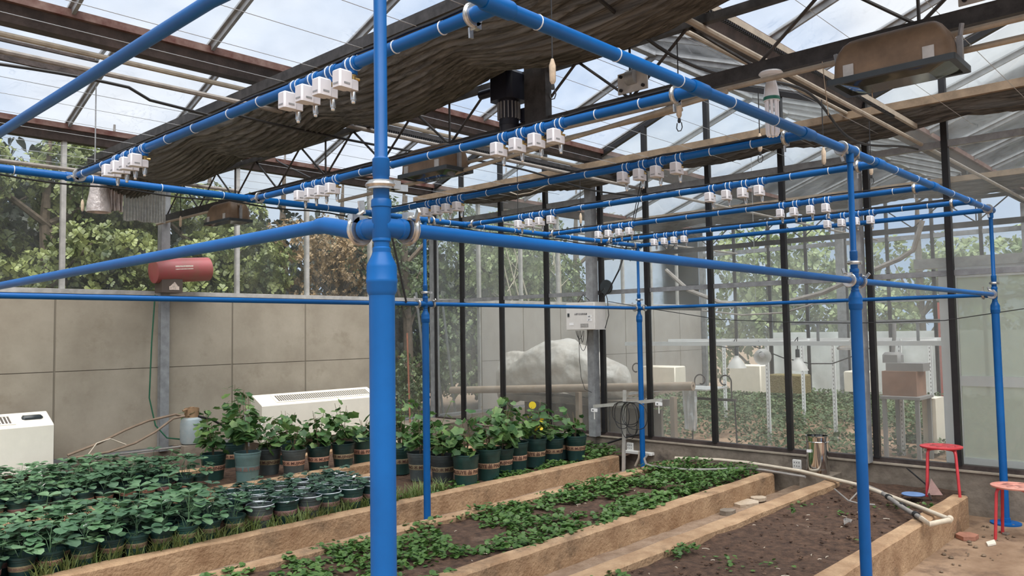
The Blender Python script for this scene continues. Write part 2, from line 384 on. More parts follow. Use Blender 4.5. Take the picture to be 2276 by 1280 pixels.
# ---- roof
ceil = thing('ceiling', None, None, (0, 0, 3.8), kind='structure'); ceil['label'] = 'pitched glass roof in several spans on dark steel gutters'
XS = [-1.1, -.12, .86, 1.84, 2.82, 3.80, 4.78, 5.76, 6.74, 7.85] + [XB + .99375 * k for k in range(1, 9)]
for gi, gy in enumerate(GUT):
    for xa, xb in ((-1.1, XB), (XB, XE)):
        g = MB()
        g.add([(x, gy + dy, z) for x in (xa, xb) for dy, z in ((-.05, 3.70), (.05, 3.70), (.085, 3.82), (.07, 3.82), (.04, 3.715), (-.04, 3.715), (-.07, 3.82), (-.085, 3.82))],
              [(i, (i + 1) % 8, 8 + (i + 1) % 8, 8 + i) for i in range(8)] + [tuple(range(7, -1, -1)), tuple(range(8, 16))])
        gut = part(g, 'gutter', 'gutter_dark', ceil)
        part(MB().box(xa, xb, gy - .12, gy - .085, 3.815, 3.87).box(xa, xb, gy + .085, gy + .12, 3.815, 3.87), 'glazing_flange', 'rust_red', gut)
tilt = math.atan2(ZR - ZG, (GUT[0] - GUT[1]) / 2); slen = math.hypot(ZR - ZG, (GUT[0] - GUT[1]) / 2)
pane_cache = {}
def pane_mesh(w, l):
    k = (round(w, 3), round(l, 3))
    if k not in pane_cache: pane_cache[k] = MB().box(.02, w - .02, .06, l - .03, -.003, .003).mesh('roof_pane', smooth=False)
    return pane_cache[k]
raf = MB().box(-.012, .012, .02, slen, -.055, -.008).add([(-.03, .02, -.008), (.03, .02, -.008), (.03, slen, -.008), (-.03, slen, -.008), (-.03, .02, .012), (.03, .02, .012), (.03, slen, .012), (-.03, slen, .012)],
      [(0, 3, 2, 1), (4, 5, 6, 7), (0, 1, 5, 4), (1, 2, 6, 5), (2, 3, 7, 6), (3, 0, 4, 7)]).mesh('glazing_bar', smooth=False)
for gi in range(4):
    ya, yb = GUT[gi], GUT[gi + 1]; yr = (ya + yb) / 2
    r = MB().box(-1.1, XE, yr - .035, yr + .035, ZR - .03, ZR + .04); part(r, 'ridge', 'galv', ceil)
    for side in (0, 1):
        y0 = ya if side == 0 else yb; sg = -1 if side == 0 else 1     # local +y runs up the slope
        for k, x in enumerate(XS):
            o = link('glazing_bar', raf, 'galv', ceil); o.location = (x, y0, ZG - 3.8)
            o.rotation_euler = (tilt, 0, 0) if sg > 0 else (tilt, 0, math.pi)
            if k == len(XS) - 1: continue
            w = XS[k + 1] - x; l = slen
            vent = gi == 0 and side == 0 and .8 < x < 2.0
            if vent: l = slen * (8.95 - 7.98) / 1.56
            o = link('roof_pane', pane_mesh(w, l), 'roof_glass', ceil); o.location = (x if sg > 0 else x + w, y0, ZG - 3.8)
            o.rotation_euler = (tilt, 0, 0) if sg > 0 else (tilt, 0, math.pi)
# an open ridge vent over the tree-side span
vt = thing('roof_vent', 'open hinged glass vent at the ridge beside the tree-side wall', 'roof vent', (1.84, 7.4, ZR))
v0, v1 = Vector((0, 7.42, ZR + .03)), Vector((0, 8.0, 4.32))
for xx in (.90, 1.84, 2.78): part(MB().beam(v0 + Vector((xx, 0, 0)), v1 + Vector((xx, 0, 0)), .03, .03), 'sash_bar', 'galv', vt)
part(MB().beam((.88, 8.0, 4.32), (2.80, 8.0, 4.32), .035, .035), 'sash_rail', 'gutter_dark', vt)
part(MB().beam((.88, 7.98, 4.15), (2.80, 7.98, 4.15), .04, .05), 'sill_rail', 'gutter_dark', vt)
for xa, xb in ((.92, 1.82), (1.86, 2.76)):
    p = MB(); p.add([(xa, v0.y, v0.z), (xb, v0.y, v0.z), (xb, v1.y, v1.z), (xa, v1.y, v1.z), (xa, v0.y, v0.z + .005), (xb, v0.y, v0.z + .005), (xb, v1.y, v1.z + .005), (xa, v1.y, v1.z + .005)],
                    [(0, 3, 2, 1), (4, 5, 6, 7), (0, 1, 5, 4), (1, 2, 6, 5), (2, 3, 7, 6), (3, 0, 4, 7)]); part(p, 'pane', 'roof_glass', vt, smooth=False)
# thin curtain-support wires under the roof
for y in [8.6, 8.2, 7.8, 7.3, 6.9, 6.4, 6.0, 5.5, 4.8, 4.4, 3.9, 3.4, 3.0, 2.4, 1.7, 1.2, .7, .2]:
    part(MB().tube([(-1, y, 3.40), (XB - .05, y, 3.40)], .0022, 4), 'support_wire', 'wire_steel', ceil)

# ---- tree-side wall
wl = thing('wall_left', None, None, (3.8, YL, 0), kind='structure'); wl['label'] = 'long glazed side wall on a low concrete base facing the trees'
part(MB().box(-2, XE, YL - .08, YL + .10, 0, .40), 'base_wall', 'concrete', wl)
part(MB().box(-2, XE, YL - .05, YL + .05, .40, .44), 'sill', 'galv', wl)
part(MB().box(-2, XE, YL - .045, YL + .03, 2.12, 2.17), 'transom', 'galv_light', wl)
part(MB().box(-2, XE, YL - .035, YL + .03, 2.06, 2.12), 'transom_seal', 'frame_black', wl)
mull = [-.12 + .98 * k for k in range(0, 9)]; mull = [-1.1, .86, 1.84, 2.81, 4.74, 5.71, 6.72] + [8.85, 9.84, 10.82, 12.8, 13.8, 14.8]
mmesh = MB().box(-.022, .022, -.03, .03, .44, 3.72).mesh('mullion', smooth=False)
for x in mull:
    o = link('mullion', mmesh, 'galv_light', wl); o.location = (x - 3.8, 0, 0)
for x in (-.12, 3.83, XB, 11.8, XE):
    c = MB().box(x - .05, x - .044, YL - .11, YL - .01, .40, 3.72).box(x + .044, x + .05, YL - .11, YL - .01, .40, 3.72).box(x - .05, x + .05, YL - .016, YL - .01, .40, 3.72).box(x - .05, x + .05, YL - .112, YL - .106, .40, 3.72)
    part(c, 'post', 'galv', wl)
edges = sorted(mull + [-.12, 3.83, XB, 11.8, XE])
for a, c in zip(edges, edges[1:]):
    part(MB().box(a + .03, c - .03, YL - .003, YL + .003, .45, 2.06), 'pane', 'wall_glass', wl, False)
    part(MB().box(a + .03, c - .03, YL - .003, YL + .003, 2.18, 3.70), 'pane', 'wall_glass', wl, False)

# ---- glazed partition at the end of the beds
wb = thing('wall_back', None, None, (XB, 2.7, 0), kind='structure'); wb['label'] = 'black-mullioned glass partition on a low concrete wall'
part(MB().box(XB - .05, XB + .17, -4, 8.85, 0, .37), 'base_wall', 'concrete', wb)
part(MB().box(XB - .065, XB + .17, -4, 8.85, .37, .385), 'coping', 'pipe_tan', wb)
part(MB().box(XB - .03, XB + .05, -4, 8.9, .385, .425), 'sill', 'gutter_dark', wb)
part(MB().box(XB - .01, XB + .04, -4, 8.9, 2.09, 2.14), 'transom', 'galv', wb)
part(MB().box(XB - .03, XB + .03, -4, 8.9, 3.25, 3.31), 'cross_beam', 'galv', wb)
bm = [8.86, 8.26, 7.48, 6.67, 5.79, 5.13, 4.31, 3.47, 2.63, 1.94, 1.16, .37, -.43, -1.2, -2.0, -2.8]
for y in bm:
    part(MB().box(XB - .045, XB + .015, y - .026, y + .026, .42, roofz(y) - .06), 'mullion', 'frame_black', wb, False)
for gi in range(4):
    ya, yb = GUT[gi], GUT[gi + 1]; yr = (ya + yb) / 2
    for p, q in (((XB, ya, ZG - .06), (XB, yr, ZR - .05)), ((XB, yr, ZR - .05), (XB, yb, ZG - .06))): part(MB().beam(p, q, .05, .05), 'gable_bar', 'frame_black', wb, False)
for a, c in zip(bm, bm[1:]):
    part(MB().box(XB - .003, XB + .003, c + .03, a - .03, .43, 2.085), 'pane', 'back_glass', wb, False)
    part(MB().box(XB - .003, XB + .003, c + .03, a - .03, 2.145, 3.245), 'pane', 'back_glass', wb, False)
    ys = [c + .03, a - .03]; yr = next((((GUT[i] + GUT[i + 1]) / 2) for i in range(4) if c < (GUT[i] + GUT[i + 1]) / 2 < a), None)
    gy = next((g for g in GUT if c < g < a), None)
    if yr: ys.insert(1, yr)
    if gy: ys.insert(1, gy)
    lo = [(XB + dx, y, 3.315) for dx in (-.003, .003) for y in ys]; n = len(ys)
    pl = MB(); pl.add([(XB + dx, y, 3.315) for dx in (-.003, .003) for y in ys] + [(XB + dx, y, roofz(y) - .10) for dx in (-.003, .003) for y in ys],
        [tuple(list(range(n)) + [2 * n + i for i in range(n - 1, -1, -1)]), tuple([n + i for i in range(n - 1, -1, -1)] + [3 * n + i for i in range(n)])])
    part(pl, 'pane', 'back_glass', wb, False)
for y in (5.87, 2.71):
    pm = MB().box(XB - .16, XB - .155, y - .05, y + .05, .38, 3.72).box(XB - .06, XB - .055, y - .05, y + .05, .38, 3.72).box(XB - .155, XB - .06, y + .045, y + .05, .38, 3.72).box(XB - .155, XB - .06, y - .05, y - .045, .38, 3.72)
    part(pm, 'post', 'galv', wb)

# ---- far end wall of the compartment beyond
we = thing('wall_end', None, None, (XE, 3, 0), kind='structure'); we['label'] = 'far glazed end wall of the compartment beyond the partition'
part(MB().box(XE - .08, XE + .1, -4, 8.9, 0, .36), 'base_wall', 'concrete', we)
part(MB().box(XE - .03, XE + .04, -4, 8.9, 2.1, 2.16), 'transom', 'galv', we); part(MB().box(XE - .03, XE + .04, -4, 8.9, 3.25, 3.33), 'cross_beam', 'galv', we)
ey = [8.9 - .785 * k for k in range(17)]
for k, y in enumerate(ey):
    part(MB().box(XE - .04, XE + .02, y - .026, y + .026, .36, roofz(max(y, -3.5)) - .05), 'mullion', 'truss_dark', we, False)
    if k: part(MB().box(XE - .003, XE + .003, y + .03, ey[k - 1] - .03, .37, 2.1), 'pane', 'back_glass', we, False); part(MB().box(XE - .003, XE + .003, y + .03, ey[k - 1] - .03, 2.16, 3.25), 'pane', 'back_glass', we, False)
for y in (5.83, 2.70): part(MB().box(XE - .15, XE - .05, y - .07, y + .07, .3, 3.7), 'post', 'galv', we)

# ---- a sliding door stands behind the partition
dr = thing('door_1', None, None, (XB + .16, 1.2, 0), kind='structure'); dr['label'] = 'white-framed sliding door with frosted panels behind the partition'
dx0, dx1 = XB + .20, XB + .24
for y0, y1 in ((1.95, 2.10), (.62, .70)): part(MB().box(dx0, dx1, y0, y1, .40, 2.18), 'stile', 'white_frame', dr)
for z0, z1 in ((.40, .46), (1.10, 1.19), (2.08, 2.18)): part(MB().box(dx0, dx1, .70, 1.95, z0, z1), 'rail', 'white_frame', dr)
part(MB().box(dx0 + .015, dx0 + .022, .70, 1.95, .46, 1.10), 'panel', 'frosted_panel', dr, False)
part(MB().box(dx0 + .015, dx0 + .022, .70, 1.95, 1.19, 2.08), 'panel', 'frosted_panel', dr, False)
part(MB().box(dx0, dx1, -1.5, .62, .40, 2.08), 'panel', 'frosted_panel', dr, False)
part(MB().box(XB + .18, XB + .30, -3.8, 2.3, 2.18, 2.27), 'track', 'galv_light', dr)

# ---- outside: concrete boundary wall behind the side glass, in slabs with open joints
def slab_wall(name, xs, zs, y, label):
    w = thing(name, None, None, (xs[0], y, 0), kind='structure'); w['label'] = label
    part(MB().box(xs[0], xs[-1], y + .06, y + .22, -.3, zs[-1]), 'core', 'outer_wall_seam', w)
    for a, c in zip(xs, xs[1:]):
        for z0, z1 in zip(zs, zs[1:]): part(MB().box(a + .012, c - .012, y, y + .07, z0 + .006, z1 - .006), 'slab', 'outer_wall', w, False)
def lining(xs, zs, m):
    for a, c in zip(xs, xs[1:]):
        for z0_, z1_ in zip(zs, zs[1:]): part(MB().box(a + .010, c - .010, YL - .045, YL - .037, z0_ + .004, z1_ - .004), 'lining_sheet', m, wl, False)
    part(MB().box(xs[0], xs[-1], YL - .036, YL - .032, zs[0], zs[-1]), 'lining_backing', 'outer_wall_seam', wl, False)
lining([-2.0, -.85, .05, .86, 1.84, 2.74, 3.83, 4.66, 5.66, 6.70], [.44, 1.32, 2.06], 'outer_wall')
lining([8.85, 9.84, 10.82, 11.8, 12.8, 13.8, 14.8, XE - .1], [.44, 1.2, 2.06], 'lining_grey')

# ================================================================== PLANTING BEDS
X0, X1, ZK = -1.6, 7.35, .25
def bumpy(a, sc, seed=0): return lambda x, y: a * mnoise.noise(Vector((x * sc + seed, y * sc, seed))) + a * .5 * mnoise.noise(Vector((x * sc * 3, y * sc * 3 + seed, 5)))
def worn(mbx, seed, cut=.16, amp=.006):
    """break the kerb up along its length so that its edges wander"""
    return mbx
def kerb_mesh(x0, x1, y0, y1, zt, seed, z0=0):
    n = max(2, int((x1 - x0) / .14)); vs = []; fs = []
    for i in range(n + 1):
        x = x0 + (x1 - x0) * i / n; e = lambda k: .008 * mnoise.noise(Vector((x * 2.3, seed + k, 0))) + .004 * mnoise.noise(Vector((x * 9, seed + k, 3)))
        vs += [(x, y0 + e(1), z0), (x, y0 + e(2), zt - .012 + e(3)), (x, y0 + .014 + e(2), zt + e(3)), (x, y1 - .014 + e(4), zt + e(5)), (x, y1 + e(4), zt - .012 + e(5)), (x, y1 + e(6), z0)]
    for i in range(n):
        for j in range(6): a = i * 6 + j; c = i * 6 + (j + 1) % 6; fs.append((a, c, c + 6, a + 6)[::-1])
    fs.append(tuple(range(6))); fs.append(tuple(n * 6 + j for j in range(5, -1, -1)))
    return MB().add(vs, fs)
def bed(label, ya, yb, ka, kb, soil_z, seed, x1=X1, endk=.10):
    t = thing('planting_bed', label, 'planting bed', ((X0 + x1) / 2, (ya + yb) / 2, 0))
    part(kerb_mesh(X0, x1, ya, ya + ka, ZK, seed), 'kerb', 'kerb', t); part(kerb_mesh(X0, x1, yb - kb, yb, ZK, seed + 20), 'kerb', 'kerb', t)
    fz = bumpy(.03, 2.2, seed); V, F = grid_sheet(X0, XB - .07, ya + ka - .01, yb - kb + .01, 150, 24, lambda x, y: soil_z + fz(x, y))
    V = V - np.array(ORG[t.name]); link('soil', npmesh('soil', V, F, True), 'soil', t); return t
bed('bare brown soil bed between concrete kerbs, next to the red stools', 1.77, 2.95, .12, .14, .20, 1)
bed('concrete-kerbed bed carpeted with green creeping plants', 3.43, 4.65, .13, .12, .21, 2)
bed('concrete-kerbed bed holding potted strawberries and the front grape pots', 5.24, 6.60, .12, .12, .21, 3)
bed('planting bed along the tree-side wall under the rear rows of pots', 7.08, 8.35, .12, .12, .22, 4)
for y0, y1 in ((2.95, 3.43), (4.65, 5.24), (6.60, 7.08)):
    fz = bumpy(.012, 3, y0); V, F = grid_sheet(X0, XB - .05, y0 - .005, y1 + .005, 120, 8, lambda x, y: .075 + fz(x, y))
    o = link('path', npmesh('path', V, F, True), 'path'); o['kind'] = 'structure'; o['label'] = 'narrow sunken earth path between two planting beds'

# ================================================================== TRUSSES, PIPES, RACKS, CURTAINS
def truss(X, label, ymin=-3.4):
    t = thing('roof_truss', label, 'roof truss', (X, YL, 2.98), 'lattice trusses carrying the roof')
    part(MB().beam((X, YL - .1, 3.33), (X, ymin, 3.33), .045, .045), 'top_chord', 'truss_dark', t)
    part(MB().beam((X, YL - .1, 2.98), (X, ymin, 2.98), .05, .075), 'bottom_chord', 'truss_dark', t)
    y = 8.83; k = 0
    while y - .78 > ymin:
        part(MB().tube([(X, y, 3.0), (X, y - .39, 3.32)], .009, 6), 'web', 'truss_dark', t); part(MB().tube([(X, y - .39, 3.32), (X, y - .78, 3.0)], .009, 6), 'web', 'truss_dark', t)
        y -= .78; k += 1
        if k % 2 == 0: part(MB().tube([(X, y, 3.0), (X, y, 3.32)], .008, 6), 'web', 'truss_dark', t)
    for gy in GUT[1:4]: part(MB().box(X - .03, X + .03, gy - .03, gy + .03, 3.34, 3.71), 'gutter_strut', 'truss_dark', t)
    for gy in GUT[1:4]:
        for s in (-1, 1): part(MB().beam((X, gy + s * .05, 3.66), (X, gy + s * .62, 3.34), .025, .025), 'brace', 'truss_dark', t)
    return t
truss(3.83, 'dark steel lattice truss spanning the house above the blue pipe frame')
truss(11.8, 'grey lattice truss in the compartment beyond the partition')

def line_along_x(name, m, y, z, r, label, cat, x0=-1, x1=XB - .1, group=None, n=8):
    return solo(MB().tube([(x0, y, z), (x1, y, z)], r, n), name, m, label, cat, (x0, y, z), group)
line_along_x('curtain_pipe', 'pipe_grey', 5.12, 3.29, .018, 'grey steel pipe carrying the black water hose along the middle span', 'pipe')
line_along_x('curtain_pipe', 'pipe_tan', 2.11, 3.29, .018, 'tan steel pipe carrying the black water hose, beside the big lamp', 'pipe')
line_along_x('heating_pipe', 'pipe_tan', 5.83, 3.63, .02, 'tan-grey pipe hung right under the middle gutter', 'pipe')
line_along_x('heating_pipe', 'pipe_grey', 8.1, 3.25, .02, 'long grey pipe above the foil curtain by the tree-side wall', 'pipe', x1=4.3)
for x in (.86, 2.82): solo(MB().tube([(x, 8.1, 3.25), (x, 8.1, roofz(8.1) - .04)], .006, 6), 'hanger_rod', 'galv', 'thin rod holding the long grey pipe up to the roof', 'hanger', (x, 8.1, 3.25), 'hanger rods by the tree-side wall')
line_along_x('heating_pipe', 'pipe_tan', 2.62, 3.60, .018, 'tan pipe hung under the gutter near the big lamp', 'pipe')
def rack(y, label, m1):
    t = thing('curtain_rack', label, 'drive rack', (3, y, 3.38))
    bar = part(MB().box(2.98, XB - .35, y - .013, y + .013, 3.385, 3.425), 'bar', m1, t)
    tm = MB()
    x = 3.4
    while x < 6.9: tm.box(x, x + .011, y - .012, y + .012, 3.368, 3.387); x += .024
    o = part(tm, 'teeth', 'frame_black', bar, False); o['kind'] = 'stuff'
rack(5.30, 'toothed steel curtain rack running over the middle span', 'truss_dark')
rack(2.08, 'toothed curtain rack running past the spiral bulb', 'pipe_tan')
# conduit pair along the truss that the lamps hang on
for y0, y1, z, lab in ((-3.2, 3.3, 2.88, 'pale conduit below the truss beside the spiral bulb'), (-3.2, 1.2, 2.80, 'lower pale conduit through the big lamp bracket')):
    solo(MB().tube([(3.70, y0, z), (3.70, y1, z)], .014, 8), 'conduit', 'pipe_tan', lab, 'pipe', (3.7, y1, z))
solo(MB().tube([(3.68, 1.9, 2.86), (3.68, 4.0, 2.74), (3.68, 5.3, 2.72)], .014, 8), 'conduit', 'pipe_tan', 'pale conduit sloping down to the lamp over the middle span', 'pipe', (3.68, 5.3, 2.72))
solo(MB().tube([(3.74, 2.2, 2.84), (3.74, 5.0, 2.80)], .012, 8), 'conduit', 'pipe_tan', 'thin pale conduit running level beside the sloping one', 'pipe', (3.74, 5.0, 2.8))

solo(MB().tube([(3.71, 6.0, 2.90), (3.71, 8.80, 2.90)], .013, 8), 'conduit', 'pipe_tan', 'pale conduit under the truss at the tree side', 'pipe', (3.72, 8.8, 2.87))
def curtain(x0, x1, y0, y1, zb, sagd, label, seed, nfold=14, edge=True):
    t = thing('shade_curtain', label, 'shade curtain', ((x0 + x1) / 2, (y0 + y1) / 2, zb), 'drawn shade curtains')
    nu, nv = 200, 110; V = []
    for i in range(nu + 1):
        u = i / nu
        for j in range(nv + 1):
            v = j / nv; y = y0 + (y1 - y0) * v
            w = mnoise.noise(Vector((u * 1.5, y * .55, seed))); w2 = mnoise.noise(Vector((u * 4, y * 1.7, seed + 4)))
            bay = abs(math.sin(math.pi * (y - .2) / 1.56))
            z = zb - sagd * math.sin(math.pi * u) ** .7 * (.55 + .45 * bay) + .05 * w * math.sin(math.pi * u)
            z += .016 * math.sin(2 * math.pi * (nfold * u + 2.2 * w + .8 * w2)) + .012 * math.sin(2 * math.pi * (nfold * 2.3 * u + 3 * w2 + y * .2))
            x = x0 + (x1 - x0) * u + .025 * w2 + .03 * mnoise.noise(Vector((y * .8, seed, u)))
            V.append((x, y, z))
    F = np.array([(i * (nv + 1) + j, (i + 1) * (nv + 1) + j, (i + 1) * (nv + 1) + j + 1, i * (nv + 1) + j + 1) for i in range(nu) for j in range(nv)])
    V = np.array(V); V2 = V.copy(); V2[:, 2] = np.maximum(V2[:, 2] + .03, zb + .01); n = len(V)
    Fa = np.vstack([F, F[:, ::-1] + n]); V = np.vstack([V, V2]) - np.array(ORG[t.name])
    link('cloth', npmesh('cloth', V, Fa, True), 'cloth', t)
    if edge:
        part(MB().beam((x0 - .01, y0, zb + .02), (x0 - .01, y1, zb + .02), .05, .07), 'hem', 'cloth_edge' if seed != 1 else 'truss_dark', t)
    return t
curtain(2.92, 3.72, -2.5, 8.5, 3.42, .30, 'broad swag of drawn black shade cloth along the near truss', 1, 19)
curtain(7.38, 7.76, -3.4, 8.75, 3.56, .16, 'brown-edged bundle of shade cloth along the glass partition', 2, 7)
curtain(11.3, 11.72, -3.4, 8.7, 3.50, .16, 'bundle of shade cloth in the compartment beyond the partition', 3, 7)

# gear motor with its bracket, shaft bearing
gm = thing('gear_motor', 'dark finned gear motor on a bracket below the shade cloth', 'motor', (3.80, 3.5, 2.98))
part(MB().box(3.78, 3.84, 3.20, 3.38, 2.88, 3.42), 'bracket', 'truss_dark', gm)
part(MB().bevbox(3.66, 3.86, 3.40, 3.60, 3.16, 3.36, .03), 'gearbox', 'motor_blue', gm)
part(MB().lathe([(.05, 3.02 - .02), (.066, 3.0), (.066, 3.16), (.05, 3.17)], 20, (3.76, 3.5, 0)), 'housing', 'motor_blue', gm)
fins = MB()
for k in range(18): a = 2 * math.pi * k / 18; fins.beam((3.76 + .07 * math.cos(a), 3.5 + .07 * math.sin(a), 3.04), (3.76 + .07 * math.cos(a), 3.5 + .07 * math.sin(a), 3.15), .006, .014, (math.cos(a), math.sin(a), 0))
part(fins, 'cooling_fins', 'galv', gm)
part(MB().lathe([(.03, 2.915), (.055, 2.93), (.062, 3.0)], 18, (3.76, 3.5, 0)), 'fan_cover', 'motor_blue', gm)
part(MB().box(3.80, 3.86, 3.36, 3.44, 3.02, 3.11), 'terminal_box', 'motor_blue', gm)
part(MB().tube([(3.76, 3.60, 3.26), (3.76, 3.76, 3.26)], .03, 12), 'output_shaft', 'motor_blue', gm)
for y, lab in ((2.52, 'perforated steel bearing plate on the truss near the gear motor'), (.75, 'pale bearing plate on the conduit beyond the big lamp')):
    bp = thing('bearing_plate', lab, 'bracket', (3.75, y, 3.06))
    part(MB().box(3.745, 3.755, y - .10, y + .10, 3.01, 3.13), 'plate', 'galv_light', bp)
    part(MB().lathe([(.04, -.03), (.04, .03)], 14, (3.74, y, 3.09), (0, 1, 0)), 'bearing', 'galv', bp)
    for s in (-1, 1):
        for q in (-1, 1): part(MB().lathe([(.010, 0), (.010, .012)], 8, (3.733, y + s * .075, 3.07 + q * .04), (1, 0, 0)), 'bolt', 'frame_black', bp)

# ================================================================== BLUE SPRAY FRAME
FX, FY0, FY1, ZM, ZT = (1.11, 4.43, 7.65), 1.57, 5.13, 1.90, 2.62
PX0, PY0 = 1.144, 1.478            # the foremost post stands slightly out of line
fr = thing('pipe_scaffold', 'large blue pipe frame standing over the planting beds', 'pipe frame', (FX[1], 3.35, 0))
def tri_clamp(c, axis, R, parent, wing=(0, 0, 1)):
    g = part(MB().band(c, axis, R + .012, .020, 20).ring(Vector(c), axis, R + .012, .006, 20, 6), 'clamp_ring', 'clamp_steel', parent)
    w = Vector(wing).normalized(); p = Vector(c) + w * (R + .012); ax = Vector(axis).normalized(); s = ax.cross(w)
    part(MB().tube([p - s * .012, p + s * .035], .005, 6).beam(p + s * .03 - w * .004, p + s * .045 + w * .024, .006, .016).cbox(p, (.02, .02, .02)), 'wing_nut', 'clamp_steel', g)
def post(x, y, rail_dirs, base=True):
    n = 24; rl, ru = .030, .0155
    p = part(MB().lathe([(rl, 0.0), (rl, ZM - .125)], n, (x, y, 0)), 'post', 'blue_paint', fr)
    part(MB().lathe([(rl, ZM - .16), (.0355, ZM - .15), (.0355, ZM - .132), (.0365, ZM - .130), (.0365, ZM - .123), (.0355, ZM - .121), (.0355, ZM - .095), (.034, ZM - .088), (.0235, ZM - .066), (.022, ZM - .06)], n, (x, y, 0)), 'reducer', 'blue_paint', p)
    part(MB().lathe([(.020, ZM - .07), (.0215, ZM - .055), (.0215, ZM - .05), (.0185, ZM - .047), (.0185, ZM - .036), (.0215, ZM - .033), (.0215, ZM - .026), (.019, ZM - .022)], n, (x, y, 0)), 'grooved_neck', 'blue_paint', p)
    f = MB().lathe([(.019, ZM - .03), (.022, ZM - .026), (.022, ZM + .045), (.024, ZM + .047), (.024, ZM + .062), (.021, ZM + .066)], n, (x, y, 0))
    for d in rail_dirs:
        f.lathe([(.023, 0), (.023, .05), (.0255, .052), (.0255, .066), (.019, .07)], 20, (x, y, ZM), d)
    part(f, 'cross_fitting', 'blue_paint', p)
    for d in rail_dirs: tri_clamp(Vector((x, y, ZM)) + Vector(d) * .082, d, .021, p, (-.3, -.3, 1) if abs(d[0]) else (-.6, 0, .8))
    up = part(MB().lathe([(.019, ZM + .05), (.019, ZM + .12), (.0205, ZM + .122), (.0205, ZM + .16), (.0185, ZM + .162), (ru, ZM + .166), (ru, ZT)], n, (x, y, 0)), 'upper_pipe', 'blue_paint', p)
    tri_clamp((x, y, ZM + .098), (0, 0, 1), .02, p, (.68, -.73, 0))
    if base: part(MB().lathe([(.115, 0.0), (.115, .012), (.036, .016), (.036, .05), (rl, .052)], 28, (x, y, 0)), 'base_plate', 'blue_paint', p)
for i, x in enumerate(FX):
    for y in (FY0, FY1):
        ds = []
        if i > 0: ds.append((-1, 0, 0))
        if i < 2: ds.append((1, 0, 0))
        if i != 1: ds.append((0, 1, 0) if y == FY0 else (0, -1, 0))
        post(*((PX0, PY0) if i == 0 and y == FY0 else (x, y)), ds)
def rail(p, q, r, name='rail', pts=None):
    return part(MB().tube(pts or [p, q], r, 18), name, 'blue_paint', fr)
for y in (FY0, FY1):
    for a, c in zip(FX, FX[1:]): rail((a + .05, y, ZM) if (a, y) != (FX[0], FY0) else (PX0 + .05, PY0, ZM), (c - .05, y, ZM), .0175)
    rail(None, None, .0235, pts=[(FX[0] - .02, y, ZT), (FX[2], y, ZT)] if y == FY1 else [(PX0, PY0, ZT), (1.40, 1.57, ZT), (1.62, 1.595, ZT), (FX[2], y, ZT)])
rail((FX[2], FY0 + .05, ZM), (FX[2], FY1 - .05, ZM), .0175)
rail(None, None, .0175, pts=[(PX0, PY0 + .05, ZM), (PX0, PY0 + .11, ZM + .002), (PX0 - .004, PY0 + .16, ZM + .014), (PX0 - .008, PY0 + .22, ZM + .026), (1.10, 3.0, ZM + .014), (1.08, 4.28, ZM + .004), (FX[0], FY1 - .05, ZM)])
part(MB().tube([(PX0, PY0 + .08, ZM), (PX0, PY0 + .11, ZM + .002), (PX0 - .004, PY0 + .16, ZM + .014), (PX0 - .008, PY0 + .22, ZM + .026), (PX0 - .0085, PY0 + .245, ZM + .0262)], [.0215, .0215, .0215, .0212, .0205], 18), 'elbow', 'blue_paint', fr)
rail(None, None, .0215, pts=[(PX0, PY0, ZT), (1.10, 1.9, ZT + .015), (1.08, 2.2, ZT + .02), (1.08, 4.4, ZT + .02), (FX[0], FY1, ZT)]); rail((FX[2], FY0, ZT), (FX[2], FY1, ZT), .0215)
for x in FX:
    for y in (FY0, FY1):
        if x == FX[0] and y == FY0: part(MB().lathe([(.029, -.06), (.029, .06)], 20, (PX0, PY0, ZT), (1, .3, 0)).lathe([(.021, -.07), (.021, 0)], 18, (PX0, PY0, ZT)), 'tee', 'blue_paint', fr); continue
        part(MB().lathe([(.027, -.07), (.027, -.05), (.029, -.048), (.029, .048), (.027, .05), (.027, .07)], 20, (x, y, ZT), (1, 0, 0)).lathe([(.021, -.07), (.021, 0)], 18, (x, y, ZT)), 'tee', 'blue_paint', fr)
        for s in (-1, 1):
            if FX[0] <= x + s * .09 <= FX[2]: tri_clamp((x + s * .085, y if y == FY1 else 1.595 + (FY0 - 1.595) * (x + s * .085 - 1.62) / (FX[2] - 1.62), ZT), (1, 0, 0), .022, fr, (.2, -.6, -.7))
def near_y(x): return 1.595 + (FY0 - 1.595) * (x - 1.62) / (FX[2] - 1.62)      # the near top rail runs a touch askew
PX = (1.67, 2.84, 3.90, 4.93, 6.04, 7.00)
CLN, CLF = (2.68, 2.56, 2.44, 2.32), (4.46, 4.34, 4.225, 4.11)
